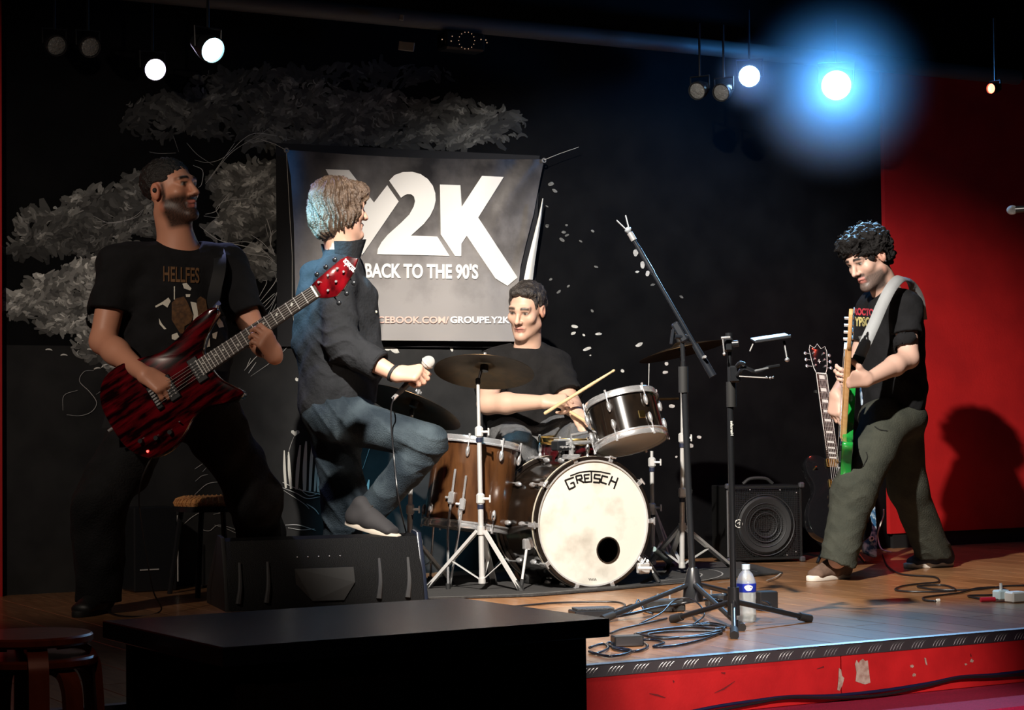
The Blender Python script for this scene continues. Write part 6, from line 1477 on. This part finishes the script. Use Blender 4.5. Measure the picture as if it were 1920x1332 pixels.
# ================================================================== small things on the stage floor
wb = ground(1400, 1167)
bot = thing('water_bottle', 'clear plastic water bottle with blue label and pale cap', 'bottle', wb)
pet = mat('clear bottle plastic', (.80, .88, .90), .12, trans=.62)
MB().lathe([(0, .002), (.028, .0), (.035, .008), (.0365, .03), (.034, .05), (.0365, .06), (.034, .075), (.0365, .09), (.0355, .105), (.0365, .112), (.0365, .145), (.034, .155), (.024, .178), (.0135, .190), (.0125, .196), (0, .196)], wb, Z, 32).build('bottle_body', pet, bot, 60)
lb = MB().lathe([(.0372, .112), (.0374, .1125), (.0374, .143), (.0372, .1435)], wb, Z, 32).build('label', mat('blue label', (.012, .03, .36), .35), bot)
tl_ = (CP - wb); tl_.z = 0; tl_.normalize(); sdx = Z.cross(tl_)
ov = []
for k in range(16):
    a = 2 * PI * k / 16; an = .25 + .42 * math.cos(a) * (1 + .15 * math.sin(3 * a)); zz = .128 + .011 * math.sin(a); ov.append(wb + (tl_ * math.cos(an) + sdx * math.sin(an)) * .0380 + Z * zz)
MB().add(ov + [sum(ov, Vector()) / 16 + tl_ * .002], [(k, (k + 1) % 16, 16) for k in range(16)]).build('label_oval', mat('white oval', (.85, .88, .9), .4), lb, 0)
MB().cyl(wb + Z * .194, wb + Z * .212, .0155, n=20).build('cap', mat('pale blue cap', (.62, .74, .80), .4), bot)
def pedal(name, lab, px, py, size, rz, m, top=None):
    p = ground(px, py); R = Matrix.Rotation(rz, 3, 'Z'); t = thing(name, lab, 'pedal', p)
    MB().bbox2(p + Z * (size[2] / 2), size, R, .004).build('case', m, t, 30)
    if top: MB().bbox2(p + Z * (size[2] + .004), (size[0] * .86, size[1] * .8, .008), R, .003).build('tread', top, t, 30)
    return t
pedal('expression_pedal', 'flat black pedal with rough grey tread at the drum rug edge', 1112, 1158, (.17, .10, .03), .25, blackm, mat('rough tread', (.055, .057, .06), .8, bump=1.0, bscale=160))
pp = pedal('effects_pedal', 'small flat black box lying on coiled cables at stage edge', 1176, 1212, (.10, .06, .035), .2, blackm)
pedal('effects_pedal', 'black boxy pedal with lever behind the water bottle', 1437, 1145, (.075, .06, .075), .3, blackm)
MB().tube(spline([at(1430, 1128, 7.4), at(1440, 1131, 7.36), at(1447, 1140, 7.34), at(1449, 1148, 7.34)], 4), .0045, 8).build('lever', boomm, [o for o in bpy.data.objects if o.get('label', '').startswith('black boxy')][0])
pc_ = ground(1308, 1152); 
for px, py, s_, lab in ((1245, 1148, (.16, .06, .05), 'long black adapter box left of boom stand base'), (1345, 1138, (.09, .05, .05), 'black connector box between the two microphone stands')):
    p = ground(px, py); t = thing('adapter_box', lab, 'box', p); R = Matrix.Rotation(.3, 3, 'Z')
    MB().bbox2(p + Z * s_[2] / 2, s_, R, .006).build('case', rubber, t); 
    for k in range(2): MB().cyl(p + Z * s_[2] + R @ V3((k - .5) * .05, 0, 0), p + Z * (s_[2] + .022) + R @ V3((k - .5) * .05, 0, 0), .004, n=8).build('jack_plug', chrome, t)
def cable(lab, pts, r=.004, m=None, z=.006, zs=None, name='cable'):
    P = [ground(x, y, (zs[i] if zs else z)) for i, (x, y) in enumerate(pts)]
    return tag(MB().tube(spline(P, 6), r, 6).build(name, m or cablem, None, 180), lab, 'cable')
cable('black cable running from the table toward the flat tread pedal', [(960, 1138), (1040, 1131), (1120, 1129), (1160, 1130), (1172, 1137), (1150, 1146)])
cable('thin black cable standing up in a pointed loop near boom stand', [(1160, 1153), (1172, 1140), (1185, 1134), (1188, 1142), (1172, 1153), (1188, 1140), (1197, 1125), (1208, 1145), (1225, 1152)], .0034, zs=[.006, .02, .04, .03, .008, .03, .055, .02, .006])
coil = [(1105, 1215), (1130, 1208), (1140, 1216), (1118, 1226), (1105, 1222), (1140, 1231), (1175, 1226), (1181, 1219), (1150, 1214), (1140, 1206), (1190, 1202), (1215, 1212), (1190, 1222), (1150, 1216), (1165, 1205), (1220, 1200), (1245, 1206), (1225, 1213), (1260, 1212), (1310, 1202), (1345, 1190)]
bluec = mat('glossy dark blue cable', (.006, .010, .020), .22)
cable('dark glossy cable coiled at the stage edge beside the table', coil, .0045, bluec)
cable('black cable coiled loosely in front of boom stand base', [(1190, 1190), (1230, 1182), (1290, 1176), (1340, 1180), (1350, 1188), (1290, 1196), (1225, 1194), (1200, 1188), (1260, 1178), (1330, 1172), (1358, 1180), (1310, 1192), (1240, 1198), (1215, 1190), (1270, 1184), (1350, 1184)], .0045)
cable('thin cable looping around the boom stand cone', [(1200, 1170), (1240, 1150), (1262, 1128), (1290, 1122), (1312, 1135), (1320, 1155), (1300, 1172), (1330, 1168), (1362, 1175), (1325, 1178), (1298, 1155)], .0034, zs=[.006, .03, .06, .07, .05, .02, .006, .006, .006, .006, .01])
cable('black cable with plug ending beside the table corner', [(1250, 1160), (1200, 1172), (1165, 1180), (1145, 1188)], .004)
cable('black cable bundle lying along the boom stand leg', [(1130, 1160), (1180, 1152), (1230, 1140), (1270, 1134), (1300, 1128), (1345, 1125), (1370, 1135)], .006, zs=[.008, .02, .03, .03, .04, .03, .02])
cable('black cable hanging in coils on the floor at far right', [(1655, 1040), (1665, 1062), (1690, 1077), (1740, 1081), (1757, 1084), (1758, 1092), (1725, 1095), (1690, 1100), (1680, 1107), (1720, 1110), (1790, 1108), (1770, 1098), (1720, 1100), (1760, 1106), (1830, 1106), (1880, 1100), (1925, 1098)], .0042)
cable('black cable snaking to the white socket block at far right', [(1755, 1128), (1735, 1126), (1732, 1121), (1760, 1117), (1800, 1112), (1830, 1104), (1870, 1102), (1895, 1112), (1860, 1116), (1815, 1118), (1850, 1124), (1890, 1124)], .0042)
bc = [(1250, 1345), (1340, 1326), (1420, 1314), (1480, 1307), (1560, 1305), (1650, 1296), (1740, 1282), (1800, 1270), (1860, 1266), (1930, 1258)]
tag(MB().tube(spline([hit(x, y, E0 - W * .035, W) for x, y in bc], 6), .0055, 8).build('cable', mat('dark blue sheath', (.008, .012, .05), .4), None, 180), 'thick dark blue cable running along the step below the riser', 'cable')
tag(MB().tube(spline([hit(x, y + 5 + 3 * math.sin(x * .02), E0 - W * .05, W) for x, y in bc], 6), .005, 8).build('cable', cablem, None, 180), 'thinner black cable beside the blue one on the step', 'cable')
cable('thin white cable hanging from the equipment behind the bassist', [(1660, 1036), (1672, 1037)], .004, mat('white sheath', (.75, .72, .66), .5), .01)
wc = bpy.data.objects[-1] if False else [o for o in bpy.data.objects if o.get('label', '').startswith('thin white cable')][0]
nw = MB().tube(spline([at(1657, 955, 10.3), at(1656, 970, 10.3), at(1647, 995, 10.3), at(1646, 1010, 10.3), at(1653, 1030, 10.25), at(1672, 1036, 10.2)], 6), .004, 6)
old = wc.data; wc.data = nw.build('t_', MATS['white sheath'], None, 180).data; bpy.data.objects.remove([o for o in bpy.data.objects if o.name.startswith('t_')and o.data == wc.data and o != wc][0])
cable('black cable lying loosely below the wall mural at left', [(322, 1098), (350, 1096), (380, 1100), (410, 1096), (432, 1094)], .005)
wsk = ground(1904, 1130); sk = thing('socket_block', 'white plug socket block on the floor at right edge', 'socket', wsk)
MB().bbox2(wsk + Z * .022, (.075, .055, .044), Matrix.Rotation(.5, 3, 'Z'), .006).build('case', mat('white plastic', (.78, .78, .76), .4), sk); MB().bbox2(wsk + V3(-.05, .03, .028), (.06, .045, .04), Matrix.Rotation(.5, 3, 'Z'), .006).build('plug', mat('pale blue plastic', (.55, .70, .75), .4), sk)
MB().cyl(wsk + V3(-.05, .03, .045), wsk + V3(-.05, .03, .075), .006, n=8).build('pin', steel, sk); MB().cyl(wsk + V3(-.14, .0, .012), wsk + V3(-.08, .01, .012), .010, n=10).build('red_plug', mat('red plastic', (.4, .01, .03), .4), sk)
tag(MB().bbox2(ground(1759, 1129) + Z * .006, (.018, .008, .012), Matrix.Rotation(.4, 3, 'Z'), .002).build('paper_scrap', whitep, None, 30), 'tiny white scrap beside the cable coil at right', 'scrap')
# microphone reaching in from the right edge
k0, k1 = at(1898, 394, 9.0), at(1990, 386, 8.9); kd = (k1 - k0).normalized()
em = thing('microphone', 'silver-headed microphone entering from the right edge of the stage', 'microphone', V3(k1.x, k1.y, 0))
MB().ell(k0, (.022, .022, .026), frame(kd), 18, 10).build('grille', mat('silver mesh', (.6, .6, .6), .35, .8, bump=.8, bscale=600), em); MB().cyl(k0 + kd * .018, k0 + kd * .17, .017, .011, n=16).build('handle', blackm, em)
ks = k0 + kd * .15; MB().cyl(ks, V3(ks.x + .12, ks.y, .1), .009, n=10).build('stand_pole', blackm, em); MB().lathe([(0, 0), (.13, 0), (.13, .015), (.02, .03), (.012, .12), (0, .12)], V3(ks.x + .12, ks.y, 0), Z, 28).build('stand_base', blackm, em)

# ================================================================== stage lamps
def par(name, lab, c, aim, r, emit=None, estr=0.0, hang=None):
    c = Vector(c); d = Vector(aim).normalized(); F_ = frame(d)
    t = thing(name, lab, 'stage lamp', c)
    MB().lathe([(.0, -.16 * r / .06), (r * .55, -.155 * r / .06), (r * .8, -.10 * r / .06), (r * 1.08, -.03), (r * 1.12, .0), (r * 1.12, .012), (r * 1.02, .012), (r * 1.02, -.002)], c, d, 28).build('can', blackm, t, 50)
    lm = mat('lens ' + lab[:24], (.75, .78, .8), .15, emit=emit, estr=estr) if emit else mat('unlit clear lens', (.16, .16, .155), .12, bump=.9, bscale=90)
    MB().lathe([(0, .012), (r * .5, .009), (r * .98, .002), (r * 1.0, -.003)], c, d, 28).build('lens', lm, t, 60)
    yk = F_.col[1]
    MB().tube([c + yk * r * 1.2 - d * .03, c + yk * r * 1.25 - d * .03 + Z * r * 1.6, c - yk * r * 1.25 - d * .03 + Z * r * 1.6, c - yk * r * 1.2 - d * .03], .005, 6).build('yoke', blackm, t)
    hz_ = (hang or (c.z + .35)); MB().cyl(c - d * .03 + Z * r * 1.6, V3(c.x - d.x * .03, c.y - d.y * .03, hz_), .006, n=8).build('hanger', blackm, t)
    return t
par('stage_lamp', 'lit violet-white lamp second from left above the guitarist head', at(290, 130, 8.8), (.55, -1, -.35), .047, (.80, .72, 1), 14)
par('stage_lamp', 'lit cyan-white lamp above and right of the guitarist', at(397, 93, 7.9), (.50, .75, -.45) if False else (.62, -.72, -.42), .050, (.45, .85, 1), 14)
par('stage_lamp', 'lit blue-white lamp left of the big glaring one', at(1405, 143, 10.1), (-.16, -1, -.16), .054, (.45, .80, 1), 16)
par('stage_lamp', 'big glaring blue lamp with wide halo at upper right', at(1568, 160, 10.2), (-.18, -1, -.17), .075, (.60, .88, 1), 30)
par('stage_lamp', 'small red glowing lamp high on the right', at(1860, 166, 9.6), (-.9, -.8, -.15), .024, (1, .10, .05), 12)
for x, y, D, lab in ((105, 85, 8.6, 'unlit lamp nearest the upper left corner'), (168, 88, 8.62, 'unlit lamp second from the upper left corner'), (1308, 170, 10.0, 'unlit clear lamp farther left of the lit blue lamp'), (1353, 173, 10.0, 'unlit clear lamp just left of the lit blue lamp')):
    par('stage_lamp', lab, at(x, y, D), (.5 if x < 900 else -.6, -1, -.4), .042)
# little effect projector with LEDs, and two pale tags on the truss
ep = at(875, 76, 9.55); ef_ = thing('effect_light', 'small dark effect light with tiny diodes under the ceiling pipe', 'light', ep)
MB().bbox2(ep + W * .06, (.22, .10, .09), R30, .01).build('case', blackm, ef_); ledm = mat('amber diode', (.6, .45, .3), .4, emit=(1, .6, .35), estr=.5)
for k in range(14):
    a = 2 * PI * k / 14; MB().ell(hit(875 + 15 * math.cos(a), 76 + 16 * math.sin(a), ep + W * .008, W), (.0022, .0022, .0022), None, 6, 4).build('diode', ledm, ef_)
for x, y in ((829, 74), (846, 77), (848, 68), (902, 74), (911, 75), (913, 80)): MB().ell(hit(x, y, ep + W * .008, W), (.0028, .0028, .0028), None, 6, 4).build('diode', ledm, ef_)
for x, y, w_, h_, lab in ((762, 87, .075, .042, 'pale crumpled tag hanging below the ceiling pipe'), (753, 33, .022, .026, 'tiny pale tag taped on the ceiling pipe')):
    c = at(x, y, 9.35); tag(MB().bbox2(c, (w_, .012, h_), Matrix.Rotation(.12, 3, 'Y'), .002).build('paper_tag', mat('dull paper', (.30, .29, .27), .8), None, 30), lab, 'tag')
# haze glowing round the lit lamps
def haze(c, r, dens, col, en, name):
    m = bpy.data.materials.new('haze ' + name); m.use_nodes = True; nt = m.node_tree; nt.nodes.clear()
    out = nt.nodes.new('ShaderNodeOutputMaterial'); vs_ = nt.nodes.new('ShaderNodeVolumeScatter'); tc = nt.nodes.new('ShaderNodeTexCoord'); ln = nt.nodes.new('ShaderNodeVectorMath'); ln.operation = 'LENGTH'
    nt.links.new(tc.outputs['Object'], ln.inputs[0]); mr = nt.nodes.new('ShaderNodeMapRange'); mr.inputs[1].default_value = 0; mr.inputs[2].default_value = r; mr.inputs[3].default_value = dens; mr.inputs[4].default_value = 0
    mr.interpolation_type = 'SMOOTHERSTEP'; nt.links.new(ln.outputs['Value'], mr.inputs[0]); nt.links.new(mr.outputs[0], vs_.inputs['Density']); vs_.inputs['Color'].default_value = (1, 1, 1, 1); nt.links.new(vs_.outputs[0], out.inputs['Volume'])
    b_ = MB().ell((0, 0, 0), (r, r, r), None, 24, 16); o = b_.build('haze', m, None, 180); o.location = c; o['kind'] = 'stuff'; tag(o, name, 'haze')
    lamp('haze_light', 'POINT', c, en, col, rad=.05)
hc1 = at(1568, 162, 10.06); haze(hc1, .56, 1.1, (.05, .36, 1), 26.0, 'blue haze glowing around the big glaring lamp')
hc2 = at(1405, 144, 9.98); haze(hc2, .22, 1.2, (.06, .20, 1), 1.3, 'blue haze glowing around the smaller lit lamp')
